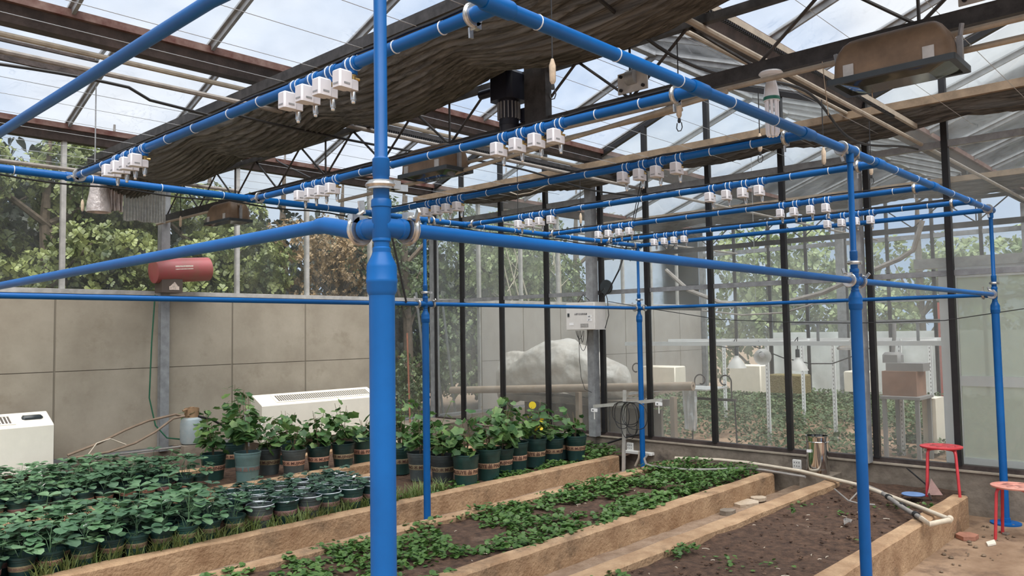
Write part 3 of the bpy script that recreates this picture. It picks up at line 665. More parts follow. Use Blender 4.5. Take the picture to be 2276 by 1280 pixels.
for x in PX:
    ny = near_y(x); cp = rail((x, ny, ZT), (x, FY1, ZT), .021, 'cross_pipe')
    part(MB().lathe([(.027, -.06), (.029, -.055), (.029, .055), (.027, .06)], 18, (x, ny, ZT), (1, 0, 0)).lathe([(.025, 0), (.025, .10), (.028, .10), (.028, .115), (.022, .118)], 18, (x, ny, ZT), (0, 1, 0)), 'tee', 'blue_paint', cp)
    part(MB().lathe([(.026, -.05), (.028, -.045), (.028, .045), (.026, .05)], 18, (x, FY1, ZT), (1, 0, 0)).lathe([(.025, 0), (.025, .07), (.022, .075)], 18, (x, FY1, ZT), (0, -1, 0)), 'tee', 'blue_paint', cp)
    tri_clamp((x, FY0 + .13, ZT), (0, 1, 0), .022, cp, (.5, 0, -.8)); tri_clamp((x, FY1 - .09, ZT), (0, 1, 0), .022, cp, (-.5, 0, -.8))
    for cl in (CLN, CLF):
        for y in cl: part(MB().lathe([(.0235, -.036), (.0255, -.03), (.0255, .03), (.0235, .036)], 18, (x, y, ZT), (0, 1, 0)), 'saddle', 'blue_paint', cp)
    for y in (1.85, 2.1, 2.95, 3.25, 3.55, 3.85, 4.7, 4.95): part(MB().band((x, y + random.uniform(-.04, .04), ZT), (0, 1, 0), .0235, .004, 14), 'cable_tie', 'tie_white', cp)
    pts = [(x - .008 + random.uniform(-.004, .004), FY0 + .15 + (FY1 - FY0 - .2) * k / 24, ZT + .027 + random.uniform(-.003, .005)) for k in range(25)]
    part(MB().tube(pts, .006, 5), 'cable', 'black_rubber', cp)
for y in (FY0, FY1):
    for x in np.arange(1.85 if y == FY0 else 1.35, 7.6, .42):
        if min(abs(x - p) for p in PX) > .1: part(MB().band((float(x), y if y == FY1 else near_y(float(x)), ZT), (1, 0, 0), .0255, .004, 14), 'cable_tie', 'tie_white', fr)
pts = [(FX[0] + .1 + (FX[2] - FX[0] - .1) * k / 40, FY1 - .004, ZT - .031 - .018 * abs(math.sin(k * .7))) for k in range(41)]
part(MB().tube(pts, .006, 5), 'cable', 'black_rubber', fr)

# ---- valve and nozzle sets hanging under the cross pipes
nozA = thing('spray_nozzle', 'white', 'spray nozzle', (0, 0, 0), 'valve and nozzle sets under the blue cross pipes')
nb = part(MB().bevbox(-.078, -.020, -.024, .024, -.100, -.036, .006), 'valve_box', 'valve_white', nozA)
part(MB().box(-.0792, -.077, -.014, .014, -.090, -.084).box(-.060, -.034, -.0252, -.0235, -.088, -.081), 'slot', 'galv', nb)
part(MB().bevbox(-.022, .014, -.016, .016, -.098, -.060, .005), 'valve_body', 'valve_white', nozA)
part(MB().lathe([(.013, -.040), (.016, -.037), (.016, -.018)], 12), 'outlet_boss', 'blue_paint', nozA)
part(MB().lathe([(.008, -.062), (.008, -.046), (.011, -.044), (.011, -.038)], 10).tube([(.004, 0, -.052), (.026, 0, -.052)], .006, 8), 'brass_elbow', 'brass', nozA)
part(MB().lathe([(.0105, -.132), (.0105, -.100), (.009, -.096)], 12).lathe([(.006, -.144), (.0075, -.141), (.0075, -.132)], 10), 'nozzle_tip', 'steel', nozA)
for s in (-1, 1): part(MB().band((0, s * .015, 0), (0, 1, 0), .0275, .0045, 14).cbox((0, s * .015, .029), (.006, .008, .008)), 'cable_tie', 'tie_white', nozA)
first = True
ords = ('first', 'second', 'third', 'fourth', 'fifth', 'sixth', 'seventh', 'eighth', 'ninth', 'tenth', 'eleventh', 'twelfth', 'thirteenth', 'fourteenth')
for i, x in enumerate(PX):
    for k, y in enumerate(CLN[::-1] + CLF[::-1]):
        o = nozA if first else copy_tree(nozA); first = False
        lab = f'{ords[k]} white spray valve from the stool-side rail, {ords[5 - i]} cross pipe from the glass partition'
        put(o, (x, y + random.uniform(-.006, .006), ZT), random.uniform(-.06, .06), lab)

# ================================================================== LAMPS, BULB, SPRINKLERS, HOSES
def grow_lamp(loc, label, s=1.0):
    t = thing('grow_lamp', label, 'lamp', loc, 'brown box grow lamps under the truss')
    x, y, z = loc; L, Wd = .30 * s, .15 * s            # half length (along y), half width (along x); z = rim level
    def sec(hl, hw, zz, n=6, r=.04):
        pts = []
        for cx_, cy_, a0 in ((hw - r, hl - r, 0), (-hw + r, hl - r, 90), (-hw + r, -hl + r, 180), (hw - r, -hl + r, 270)):
            for k in range(n + 1): a = math.radians(a0 + 90 * k / n); pts.append((x + cx_ + r * math.cos(a), y + cy_ + r * math.sin(a), zz))
        return pts
    rings = [sec(L * .92, Wd * .94, z)] + [sec(L * (.58 + .34 * math.cos(q)), Wd * (.34 + .60 * math.cos(q) ** .8), z + .03 + .145 * math.sin(q), 6, .05 * (1 - .5 * math.sin(q))) for q in [math.radians(a_) for a_ in (0, 18, 36, 54, 70, 82)]]
    n = len(rings[0]); vs = sum(rings, []); nr = len(rings) - 1; fs = [(a * n + k, a * n + (k + 1) % n, (a + 1) * n + (k + 1) % n, (a + 1) * n + k) for a in range(nr) for k in range(n)] + [tuple(nr * n + k for k in range(n))]
    part(MB().add(vs, fs), 'housing', 'lamp_brown', t)
    o1, i1 = sec(L, Wd, z, 3, .012), sec(L * .90, Wd * .84, z, 3, .012); o2, i2 = [(a, b_, c - .025) for a, b_, c in o1], [(a, b_, c - .025) for a, b_, c in i1]; n = len(o1)
    vs = o1 + i1 + o2 + i2; fs = []
    for k in range(n): j = (k + 1) % n; fs += [(k, j, n + j, n + k), (2 * n + k, 3 * n + k, 3 * n + j, 2 * n + j), (k, 2 * n + k, 2 * n + j, j), (n + k, n + j, 3 * n + j, 3 * n + k)]
    part(MB().add(vs, fs), 'rim', 'lamp_rim', t)
    g1 = sec(L * .9, Wd * .84, z - .012, 3, .012); g2 = sec(L * .55, Wd * .5, z - .042, 3, .012)      # bowed glass cover
    part(MB().add(g1 + g2, [(k, (k + 1) % n, n + (k + 1) % n, n + k) for k in range(n)] + [tuple(2 * n - 1 - k for k in range(n))]), 'glass', 'lamp_glass', t)
    for dy in (-.62, .62):
        for sx in (-1, 1): part(MB().box(x + sx * Wd * .90 - .012, x + sx * Wd * .90 + .012, y + dy * L - .022, y + dy * L + .022, z - .02, z + .05), 'latch', 'galv_light', t)
    for dy in (-1, 1):
        part(MB().box(x - .012, x + .012, y + dy * L * .92, y + dy * L * 1.0, z + .0, z + .10).tube([(x, y + dy * L * .96, z + .09), (x, y + dy * L * 1.0, z + .15)], .01, 8), 'bracket', 'galv', t)
    return t
grow_lamp((3.62, 1.07, 2.74), 'large brown grow lamp with dark glass hanging near the spiral bulb', .86)
grow_lamp((3.64, 4.10, 2.765), 'brown grow lamp hanging over the middle span by the sloping conduit', .86)
grow_lamp((3.71, 7.18, 2.76), 'brown grow lamp hanging beside the foil curtain at the tree side', .84)
cf = thing('compact_bulb', 'big white multi-tube energy bulb hanging under the truss', 'bulb', (3.83, 1.72, 2.95))
bx, by = 3.80, 1.72
part(MB().lathe([(.055, 2.944), (.06, 2.936), (.05, 2.925)], 20, (bx, by, 0)), 'ceiling_rose', 'cfl_white', cf)
part(MB().lathe([(.014, 2.93), (.024, 2.90), (.034, 2.86), (.040, 2.81), (.040, 2.795)], 18, (bx, by, 0)), 'base', 'cfl_white', cf)
part(MB().lathe([(.0405, 2.815), (.0415, 2.810), (.0415, 2.803), (.0405, 2.798)], 18, (bx, by, 0)), 'green_ring', 'green_band', cf)
for k in range(8):
    a = 2 * math.pi * (k + .5) / 8; px_, py_ = bx + .027 * math.cos(a), by + .027 * math.sin(a)
    part(MB().tube([(px_, py_, 2.80), (px_, py_, 2.63), (px_ + (bx - px_) * .25, py_ + (by - py_) * .25, 2.617)], .0075, 8), 'tube', 'cfl_tube', cf)
# black water hoses with hooks
def hose(pts, r, m, label, cat='hose', name='water_hose'):
    return solo(MB().tube(pts, r, 7), name, m, label, cat, tuple(pts[0]))
hp = [Vector((x, 5.12 + .03 * math.sin(x * 3), 3.20 - .03 * math.sin(x * 1.9 + 1) - (.05 if 2.0 < x < 2.6 else 0))) for x in np.linspace(-.5, 7.6, 60)]
hose(hp, .010, 'black_rubber', 'wavy black water hose hooked along the middle span')
hp2 = [Vector((x, 2.16 + .07 * math.sin(x * 2.2), 3.17 + .05 * math.sin(x * 2.6 + .6))) for x in np.linspace(1.6, 7.6, 50)]
hose(hp2, .010, 'black_rubber', 'sagging black water hose hooked beside the tan pipe')
hose([atx(p[0], p[1], 7.3) for p in ((1128, 425), (1150, 433), (1180, 428), (1215, 412), (1235, 404))], .008, 'pipe_tan', 'short tan hose loop under the rear shade bundle')
hose([atx(p[0], p[1], 5.2) for p in ((500, 255), (560, 300), (620, 360), (690, 395), (760, 400), (850, 385))], .009, 'black_rubber', 'black cable drooping past the truss towards the blue post')
hn = 0
def sprinkler(px, py, x, ytop, label):
    """a stick sprinkler on a thin drop tube: wooden peg weight, head; bottom of it at pixel (px, py) on plane x"""
    p = atx(px, py, x) if x > 0 else aty(px, py, -x); t = thing('drop_sprinkler', label, 'sprinkler', (p.x, p.y, p.z), 'drop sprinklers on thin tubes')
    part(MB().tube([(p.x, p.y, p.z + .14), (p.x, p.y, ytop)], .0035, 6), 'drop_tube', 'black_rubber', t)
    part(MB().lathe([(.006, .035), (.014, .05), (.015, .12), (.006, .15)], 8, p), 'weight', 'peg_wood', t)
    part(MB().lathe([(.007, .012), (.009, .02), (.007, .035)], 8, p).tube([p + Vector((.0, .012, .012)), p + Vector((0, .016, -.014)), p + Vector((0, .008, -.030)), p + Vector((0, -.008, -.030)), p + Vector((0, -.016, -.014)), p + Vector((0, -.012, .012))], .0028, 5), 'spinner', 'black_rubber', t)
for px, py, x, zt_, lab in ((1229, 205, 2.66, 3.15, 'drop sprinkler hanging in front of the black shade swag'), (1510, 278, 3.5, 3.13, 'drop sprinkler with an open spinner by the spiral bulb'),
        (1832, 378, 5.15, 3.14, 'drop sprinkler hanging near the tan pipe, second from the partition'), (1937, 400, 5.95, 3.14, 'drop sprinkler near the tan pipe closest to the partition'),
        (183, 478, -8.1, 3.262, 'drop sprinkler hanging beside the foil curtain'), (401, 512, -8.1, 3.25, 'drop sprinkler hanging by the lamp at the tree side'),
        (1152, 524, -5.12, 3.28, 'drop sprinkler in front of the partition, past the second valve row'), (1291, 505, -5.12, 3.28, 'drop sprinkler in front of the partition post with the cabinet'),
        (1690, 350, 4.6, 3.14, 'short drop sprinkler under the tan pipe beside the shade bundle')):
    sprinkler(px, py, x, zt_, lab)
# strings tied round the conduit
for y, k in ((1.42, .26), (1.22, .22)): solo(MB().tube([(3.70, y, 2.90), (3.69, y - .012, 2.78), (3.70, y - .02, 2.90 - k)], .002, 4), 'string', 'peg_wood', 'frayed string dangling from the pale conduit by the big lamp', 'string', (3.7, y, 2.9), 'frayed strings on the conduit')

# ---- foil insulation curtain hung by the tree-side wall
def drape(name, m, label, cat, c0, c1, z0, z1, amp, nf, seed, group=None, taper=0):
    n, k = 80, 14; V = []; p, q = Vector(c0), Vector(c1); d = (q - p).normalized(); nrm = Vector((-d.y, d.x, 0))
    for i in range(n + 1):
        for j in range(k + 1):
            u, v = i / n, j / k; w = mnoise.noise(Vector((u * 5, v * 2, seed)))
            a = amp * (.4 + .6 * v) * (math.sin(2 * math.pi * nf * u + 2 * w) + .5 * w); uu = u + taper * v * (u - .5)
            V.append(p.lerp(q, uu) + nrm * a + Vector((0, 0, z1 + (z0 - z1) * v * (1 + .05 * w))))
    F = np.array([(i * (k + 1) + j, (i + 1) * (k + 1) + j, (i + 1) * (k + 1) + j + 1, i * (k + 1) + j + 1) for i in range(n) for j in range(k)])
    V = np.array(V); V2 = V + np.array(nrm) * .004; m_ = len(V); Fa = np.vstack([F, F[:, ::-1] + m_]); V = np.vstack([V, V2])
    loc = (p.x, p.y, z0); o = link(name, npmesh(name, V - np.array(loc), Fa, True), m, None, loc); ORG[o.name] = loc
    o['label'] = label; o['category'] = cat
    if group: o['group'] = group
    return o
drape('foil_curtain', 'foil_film', 'pleated clear film curtain hanging by the tree-side wall post', 'film curtain', (3.26, 8.55, 0), (3.70, 8.55, 0), 2.88, 3.33, .014, 15, 3)
drape('foil_curtain', 'foil_pink', 'crumpled silvery film bunched beside the clear film curtain', 'film curtain', (3.05, 8.50, 0), (3.24, 8.50, 0), 2.96, 3.30, .03, 5, 8)
cone = thing('film_roll', 'loose cone of silvery film hanging over the tree-side wall', 'film roll', (2.98, 8.5, 2.92))
part(MB().lathe([(.115, 2.93), (.11, 3.02), (.09, 3.12), (.075, 3.24), (.07, 3.32)], 16, (3.0, 8.5, 0), cap=False), 'film', 'foil_pink', cone)
part(MB().tube([(2.95, 8.5, 3.33), (3.72, 8.5, 3.33)], .012, 6), 'hanging_rail', 'pipe_grey', cone)

# ---- red blower heater on the wall post
hx, hy, hz = 3.95, 8.72, 2.40
ht = thing('blower_heater', 'dusty red cylindrical blower heater on the tree-side wall post', 'heater', (3.85, hy, 2.17))
ax = Vector((1, 0, .08)).normalized()
part(MB().lathe([(.125, -.31), (.135, -.305), (.135, .31), (.128, .315), (.122, .31), (.122, .15), (.0, .15)], 28, (hx, hy, hz), ax), 'drum', 'heater_red', ht)
part(MB().box(hx - .25, hx - .02, hy - .09, hy + .09, 2.14, 2.29), 'base', 'heater_base', ht)
part(MB().box(hx - .17, hx - .06, hy - .095, hy - .09, 2.17, 2.21).add([(hx - .16, hy - .094, 2.21), (hx - .07, hy - .094, 2.21), (hx - .11, hy - .094, 2.26)], [(0, 1, 2)]), 'warning_label', 'heater_sticker', ht)
st = MB()
for k in range(9):
    for j in range(2): a = math.radians(-108 + j * 18); st.v.append(tuple(Vector((hx - .12 + .025 * k, hy + .1375 * math.cos(a) * 1.0, hz + .1375 * (-math.sin(a)) * .0)) + Vector((0, 0, .02 + .045 * j + .002 * k - .03)) + Vector((0, -.137 * math.cos(math.radians(8 + 12 * j)) - .1375 * math.cos(a), 0))))
for k in range(8): st.f.append((2 * k, 2 * k + 2, 2 * k + 3, 2 * k + 1))
part(st, 'nameplate', 'heater_sticker', ht)
hose([Vector((3.70, 8.80, 2.12)), Vector((3.66, 8.78, 1.6)), Vector((3.64, 8.78, 1.0)), Vector((3.70, 8.76, .70)), Vector((3.80, 8.70, .56)), Vector((4.0, 8.66, .52))], .008, 'green_wire', 'thin green cable hanging down beside the tree-side wall post', 'cable', 'cable')

# ================================================================== POTS AND PLANTS
def bend_text(txt, size, R, z, span=None):
    vs, fs = text_geo(txt, size); m = MB()
    # reading left to right seen from outside: angle grows with x (anticlockwise seen from above)
    return m.add([(R * math.cos(x / R), R * math.sin(x / R), z + y) for x, y, _ in vs], fs)
def pot_meshes(rt, rb, h, txt, tsize, zb0, zb1, nm):
    rr = lambda z: rb + (rt - rb) * z / h
    pot = MB().lathe([(rb, 0), (rr(h * .80), h * .80), (rr(h * .80) + .004, h * .82), (rt + .001, h - .014), (rt + .006, h - .012), (rt + .006, h), (rt - .002, h), (rt - .005, h * .80), (rt - .012, h * .70), (0, h * .70)], 22).mesh(nm)
    band = MB().lathe([(rr(zb0) + .0008, zb0), (rr(zb0) + .0015, zb0 + .001), (rr(zb1) + .0015, zb1 - .001), (rr(zb1) + .0008, zb1)], 22, cap=False).mesh('label_band')
    soil = MB().lathe([(0, h * .80), (rt - .008, h * .79)], 16, cap=False).mesh('soil')
    tm = MB(); R = rr((zb0 + zb1) / 2) + .0030
    if txt:
        w = bend_text(txt, tsize, R, (zb0 + zb1) / 2); tm = w
    return pot, band, soil, tm.mesh('lettering', smooth=False) if txt else None
SMALL = pot_meshes(.076, .058, .145, 'MUJINGHAO 木  MUJINGHAO 木', .021, .062, .094, 'pot')
MED = pot_meshes(.098, .076, .18, '品 PINXIUSUYE 品 PINXIUSUYE', .026, .075, .112, 'pot')
BIGA = pot_meshes(.124, .100, .30, '品 PINXIUSUYE 品 PINXIUSUYE', .044, .115, .168, 'pot')
BIGB = pot_meshes(.124, .094, .27, 'MUJINGHAO 木 MUJINGHAO 木', .040, .110, .160, 'pot')

RIM = MB().ring((0, 0, .181), (0, 0, 1), .101, .0035, 24, 5).mesh('rim')
def leaflet(base, d, L, Wd, up=(0, 0, 1), fold=.10, droop=.16):
    """broad rounded leaflet, slightly folded along its midrib"""
    d = Vector(d).normalized(); s = d.cross(Vector(up)).normalized(); n = s.cross(d).normalized(); b = Vector(base)
    mids = [b + d * (L * t) - Vector((0, 0, droop * L * t * t)) for t in (0, .25, .6, .88, 1)]; ws = (.36, .52, .36)
    l = [mids[k + 1] + s * (Wd * w) + n * (fold * Wd * w * 2) for k, w in enumerate(ws)]; r = [mids[k + 1] - s * (Wd * w) + n * (fold * Wd * w * 2) for k, w in enumerate(ws)]
    vs = mids + l + r
    return vs, [(0, 1, 5), (5, 1, 2, 6), (6, 2, 3, 7), (7, 3, 4), (0, 8, 1), (8, 9, 2, 1), (9, 10, 3, 2), (10, 4, 3)]
def straw_leaf(reach, height, L):
    m = MB(); tip = Vector((reach, 0, height))
    pts = [Vector((.006, 0, 0)), Vector((reach * .35, 0, height * .62)), tip]; m.tube(pts, [.0022, .0018, .0014], 4, False)
    for a, k in ((0, 1.0), (72, .92), (-72, .92)):
        d = Vector((math.cos(math.radians(a)), math.sin(math.radians(a)), .06 + .25 * math.cos(a + reach * 90))); v, f = leaflet(tip, d, L * k, L * k * .94); m.add(v, f)
    me = m.mesh('leaf'); me.polygons.foreach_set('use_smooth', [True] * len(me.polygons)); return me
SL = [straw_leaf(.05, .14, .076), straw_leaf(.085, .115, .080), straw_leaf(.11, .085, .074), straw_leaf(.03, .175, .070), straw_leaf(.13, .045, .070)]
SD = [me.copy() for me in SL]
fl_me = MB()
for k in range(5):
    a = 2 * math.pi * k / 5; fl_me.add([(0, 0, 0), (.016 * math.cos(a - .5), .016 * math.sin(a - .5), .003), (.020 * math.cos(a), .020 * math.sin(a), .004), (.016 * math.cos(a + .5), .016 * math.sin(a + .5), .003)], [(0, 1, 2, 3)])
fl_me = fl_me.mesh('flower')
FACE = math.atan2(-1, -1)                                    # towards the photographer
def potted(kind, loc, leaves, scale, label, group, band='band_pink', potm='pot_green', dark=False, flower=0, wide=1.0, low=False):
    t = thing('potted_strawberry', label, 'potted plant', loc, group)
    P, B, So, T = kind; h = max(v.co.z for v in P.vertices[:])
    p = link('pot', P, None, t); p.rotation_euler = (0, 0, FACE + random.uniform(-.6, .6)); setm(p, potm)
    bd = link('label_band', B, None, p); setm(bd, band)
    if T: tx = link('lettering', T, None, bd); setm(tx, 'ink_dim')
    if low: link('rim', RIM, 'tie_white', p)
    link('soil', So, 'soil_pot', t)
    for k in range(leaves):
        v = SL[(1, 2, 4, 4, 2)[k % 5]] if low else SL[k % 5]
        o = link('leaf', v, None, t); setm(o, 'straw_leaf_dark' if dark else 'straw_leaf')
        o.location = (random.uniform(-.02, .02), random.uniform(-.02, .02), h * .80); o.rotation_euler = (random.uniform(-.15, .15), random.uniform(-.15, .15), 2 * math.pi * (k * .382 + random.uniform(-.05, .05)))
        s = scale * random.uniform(.8, 1.15); o.scale = (s * wide, s * wide, s)
    for k in range(flower):
        o = link('flower', fl_me, 'petal', t); o.location = (random.uniform(-.06, .06), random.uniform(-.06, .06), h * .8 + .13 * scale * random.uniform(.8, 1.1)); o.rotation_euler = (random.uniform(-.8, .2), random.uniform(-.8, .2), 0)
    return t
def setm(o, m):
    """material on the object, so that copies of one mesh may differ in colour"""
    if not o.data.materials: o.data.materials.append(None)
    o.material_slots[0].link = 'OBJECT'; o.material_slots[0].material = MATS[m]
rown = ('kerb-side', 'second', 'third', 'fourth', 'fifth', 'sixth')
random.seed(11)
bn_ = {'band_pink': 'pink', 'band_tan': 'tan', 'band_olive': 'olive'}
for r in range(5):
    for k in range(12):
        x = 1.02 + .168 * k + (.08 if r % 2 else 0) + random.uniform(-.015, .015); y = 5.46 + .175 * r + random.uniform(-.015, .015); bd_ = random.choice(list(bn_)); fw = 1 if random.random() < .18 else 0
        potted(SMALL, (x, y, .215), 7, random.uniform(.85, 1.3), f'lush strawberry in {bn_[bd_]}-banded pot, {rown[r]} row of front bed, {ords[11 - k]} from the sparse pots', 'strawberries in the front bed', band=bd_, flower=fw)
for r in range(4):
    for k in range(6):
        x = 3.10 + .205 * k + (.09 if r % 2 else 0) + random.uniform(-.02, .02); y = 5.48 + .215 * r + random.uniform(-.015, .015); gm_ = random.choice(('grey', 'green', 'green'))
        potted(MED, (x, y, .215), 7, .8, f'sparse dark strawberry in wide {gm_} pot, {rown[r]} row, {ords[k]} from the lush pots', 'sparse strawberries in wider pots', band='band_pink', potm='pot_' + gm_, dark=True, low=True, flower=1 if random.random() < .2 else 0)
for r in range(6):
    xs_ = [1.30 + .168 * k + (.08 if r % 2 else 0) for k in range(14)]; xs_ = [x for x in xs_ if x < 3.55 - .05 * r]
    for k, x in enumerate(xs_):
        x += random.uniform(-.015, .015); y = 7.24 + .18 * r + random.uniform(-.015, .015); bd_ = random.choice(('band_pink', 'band_tan'))
        potted(SMALL, (x, y, .225), 6, random.uniform(.85, 1.25), f'lush strawberry, {rown[r] if r else "path-side"} row of the wall-side bed, {ords[len(xs_) - 1 - k]} from the grape pots', 'strawberries in the wall-side bed', band=bd_, flower=2 if random.random() < .25 else 0)

def grape_leaf_mesh(L):
    """five-lobed leaf with a short stalk"""
    out = []
    for a, r in ((-165, .42), (-125, .82), (-95, .74), (-62, .95), (-33, .80), (0, 1.0), (33, .80), (62, .95), (95, .74), (125, .82), (165, .42)):
        out.append((L * .62 * r * math.cos(math.radians(a)) + L * .25, L * .62 * r * math.sin(math.radians(a)), -.12 * L * r * r + (.06 * L if abs(a) in (62, 125) else 0)))
    m = MB().add([(L * .18, 0, .02 * L)] + out, [(0, i + 1, i + 2) for i in range(10)]); m.tube([(-L * .55, 0, -.25 * L), (L * .18, 0, .02 * L)], .0015, 3, False)
    me = m.mesh('leaf'); return me
GL = [grape_leaf_mesh(.085), grape_leaf_mesh(.070), grape_leaf_mesh(.10)]
def grape(loc, kind, label, height, spread, nleaf, band, potm='pot_green', tall=False, ink='ink', rot=0, stemx=0):
    t = thing('potted_grapevine', label, 'potted plant', loc, 'grapevines in large pots'); P, B, So, T = kind; h = max(v.co.z for v in P.vertices[:])
    p = link('pot', P, None, t); p.rotation_euler = (0, 0, FACE + rot); setm(p, potm); bd = link('label_band', B, None, p); setm(bd, band)
    if T: tx = link('lettering', T, None, bd); setm(tx, ink)
    link('soil', So, 'soil_pot', t)
    tips = []; m = MB()
    for k in range(4):
        a = random.uniform(0, 6.28); e = Vector((math.cos(a) * spread * random.uniform(.3, .9), math.sin(a) * spread * random.uniform(.3, .9), h + height * random.uniform(.7, 1.15)))
        c = Vector((0, 0, h * .78)); q = Vector((e.x * .3, e.y * .3, h + height * .35)); m.tube([c, q, e], [.006, .004, .002], 5); tips += [(c.lerp(q, .8), q), (q, e)]
    o = link('stem', m.mesh('stem'), 'vine_stem', t)
    for k in range(int(nleaf * 2.2)):
        a, b_ = random.choice(tips); c = a.lerp(b_, random.random()); th = random.uniform(0, 6.28)
        f = random.uniform(.25, 1) * spread * .75; pos = c + Vector((math.cos(th) * f, math.sin(th) * f, random.uniform(-.08, .06)))
        o = link('leaf', random.choice(GL), None, t); setm(o, 'grape_leaf'); o.location = pos
        o.rotation_euler = (random.uniform(-.7, .7), random.uniform(-.2, 1.0), th); s = random.uniform(.7, 1.25); o.scale = (s, s, s)
    return t
random.seed(5)
G1 = 'in the front bed by the partition'; G2 = 'in the rear bed before the long radiator'
for px, py, kd, lab, hh, sp, nl, bn, pm in (
    (1036, 1080, BIGA, 'grapevine in tall salmon-banded pot, foremost ' + G1, .34, .17, 34, 'band_tan', 'pot_green'),
    (985, 1072, BIGB, 'grapevine in scuffed grey pot with an olive band ' + G1, .30, .17, 34, 'band_olive', 'pot_grey'),
    (934, 1066, BIGB, 'grapevine in dull grey pot half hidden by a blue post', .36, .17, 34, 'band_olive', 'pot_grey'),
    (1086, 1065, BIGA, 'grapevine in green pot with two salmon labels, behind the foremost pot', .36, .18, 38, 'band_tan', 'pot_green'),
    (1116, 1055, BIGB, 'leafy grapevine in green pot squeezed between two taller pots', .38, .18, 36, 'band_tan', 'pot_green'),
    (1148, 1046, BIGA, 'grapevine in dark green pot with an orange band beside the yellow flowers', .42, .17, 36, 'band_tan', 'pot_green'),
    (1190, 1036, BIGA, 'grapevine in green pot carrying the yellow sticky card', .36, .16, 26, 'band_tan', 'pot_green'),
    (1229, 1028, BIGB, 'sparse small grapevine in dark green pot, second from the partition end', .28, .17, 22, 'band_tan', 'pot_green'),
    (1280, 1021, BIGB, 'small grapevine in dark green pot nearest the partition end', .26, .13, 20, 'band_tan', 'pot_green'),
    (474, 1068, BIGB, 'grapevine in green pot with a salmon band at the end of the strawberries', .36, .15, 26, 'band_tan', 'pot_green'),
    (550, 1072, BIGA, 'tall bushy grapevine in pale teal pot ' + G2, .60, .20, 60, 'pot_teal', 'pot_teal'),
    (598, 1054, BIGB, 'grapevine in grey pot with a cream band ' + G2, .28, .15, 22, 'band_olive', 'pot_grey'),
    (653, 1056, BIGB, 'thin grapevine in grey-rimmed pot ' + G2, .25, .12, 14, 'band_tan', 'pot_grey'),
    (708, 1047, BIGB, 'bright grapevine in green pot ' + G2, .36, .17, 34, 'band_tan', 'pot_green'),
    (763, 1040, BIGB, 'bright leafy grapevine in dark pot beside the blue post', .38, .17, 34, 'band_olive', 'pot_green'),
    (808, 1030, BIGA, 'grapevine in raised green pot half behind the blue post', .22, .12, 14, 'band_tan', 'pot_green'),
    (890, 1052, BIGB, 'bare-stemmed grapevine in green pot with an olive band by the blue post', .44, .13, 20, 'band_olive', 'pot_green'),
    (640, 1030, BIGB, 'grapevine in dark pot behind the grey-rimmed pot', .30, .15, 20, 'band_tan', 'pot_green'),
    (440, 1040, BIGB, 'grapevine in dark pot beside the gas cylinder', .36, .14, 22, 'band_tan', 'pot_green'),
    (520, 1040, BIGB, 'tall grapevine in dark pot behind the pale teal pot', .62, .18, 46, 'band_tan', 'pot_green')):
    q = atz(px, py, .215); grape(q, kd, lab, hh, sp, nl, bn, pm, rot=random.uniform(-.5, .5), ink='ink_dim' if pm == 'pot_teal' else 'ink')
for px, py, lab in ((1213, 1022, 'empty dark green pot tucked behind the sparse small grapevine'), (1248, 1018, 'empty dark green pot between the two small grapevines'), (1195, 1005, 'empty dark pot at the back of the grape pots by the partition')):
    q = atz(px, py, .215); t = thing('empty_pot', lab, 'pot', q, 'empty pots among the grapevines'); P, B, So, T = BIGB
    p = link('pot', P, None, t); setm(p, 'pot_green'); bd = link('label_band', B, None, p); setm(bd, 'band_tan'); link('soil', So, 'soil_pot', t)
# tall weeds behind the blue post
for px, py, lab in ((895, 1000, 'upright leafy weed behind the blue posts near the pale rocks'), (925, 985, 'tall young vine on a cane behind the second blue post'), (960, 985, 'spreading young vine before the partition corner')):
    q = aty(px, py, 7.6); q = Vector((q.x, 7.6, .22)); grape_t = thing('young_vine', lab, 'plant', q, 'young plants by the partition corner')
    m = MB(); tips = []
    for k in range(5):
        e = Vector((random.uniform(-.2, .2), random.uniform(-.2, .2), random.uniform(.35, .75))); m.tube([(0, 0, 0), e * .5 + Vector((.02, 0, .04)), e], [.006, .004, .002], 5); tips.append(e)
    link('stem', m.mesh('stem'), 'stem_green', grape_t)
    for k in range(34):
        e = random.choice(tips); o = link('leaf', random.choice(GL), None, grape_t); setm(o, 'grape_leaf'); o.location = e * random.uniform(.3, 1) + Vector((random.uniform(-.08, .08), random.uniform(-.08, .08), random.uniform(-.05, .05)))
        o.rotation_euler = (random.uniform(-.7, .7), random.uniform(-.2, 1), random.uniform(0, 6.28)); s = random.uniform(.6, 1.2); o.scale = (s, s, s)
# yellow sticky card and yellow flowers in the vines
q = atz(1190, 1036, .215)
yc = thing('sticky_card', 'bright yellow sticky card on a stick among the grapevines', 'sticky card', (q.x - .02, q.y, .5))
part(MB().tube([(q.x - .02, q.y, .45), (q.x - .02, q.y, .80)], .003, 5), 'stick', 'stem_green', yc)
part(MB().lathe([(0, -.002), (.04, -.002), (.04, .002), (0, .002)], 14, (q.x - .03, q.y, .865), (1, .6, 0)), 'card', 'yellow_card', yc)
def yellow(loc, n, sp, label):
    t = thing('yellow_leaf_cluster', label, 'leaves', loc, 'yellowed leaves among the vines')
    for k in range(n):
        o = link('leaf', GL[1], None, t); setm(o, 'yellow_card'); o.location = (random.uniform(-sp, sp), random.uniform(-sp, sp), random.uniform(-sp, sp) * 1.2); o.rotation_euler = (random.uniform(-1, 1), random.uniform(-1, 1), random.uniform(0, 6)); s = random.uniform(.4, .7); o.scale = (s, s, s)
yellow((q.x - .06, q.y - .06, .68), 14, .07, 'yellowed vine leaves right below the sticky card')
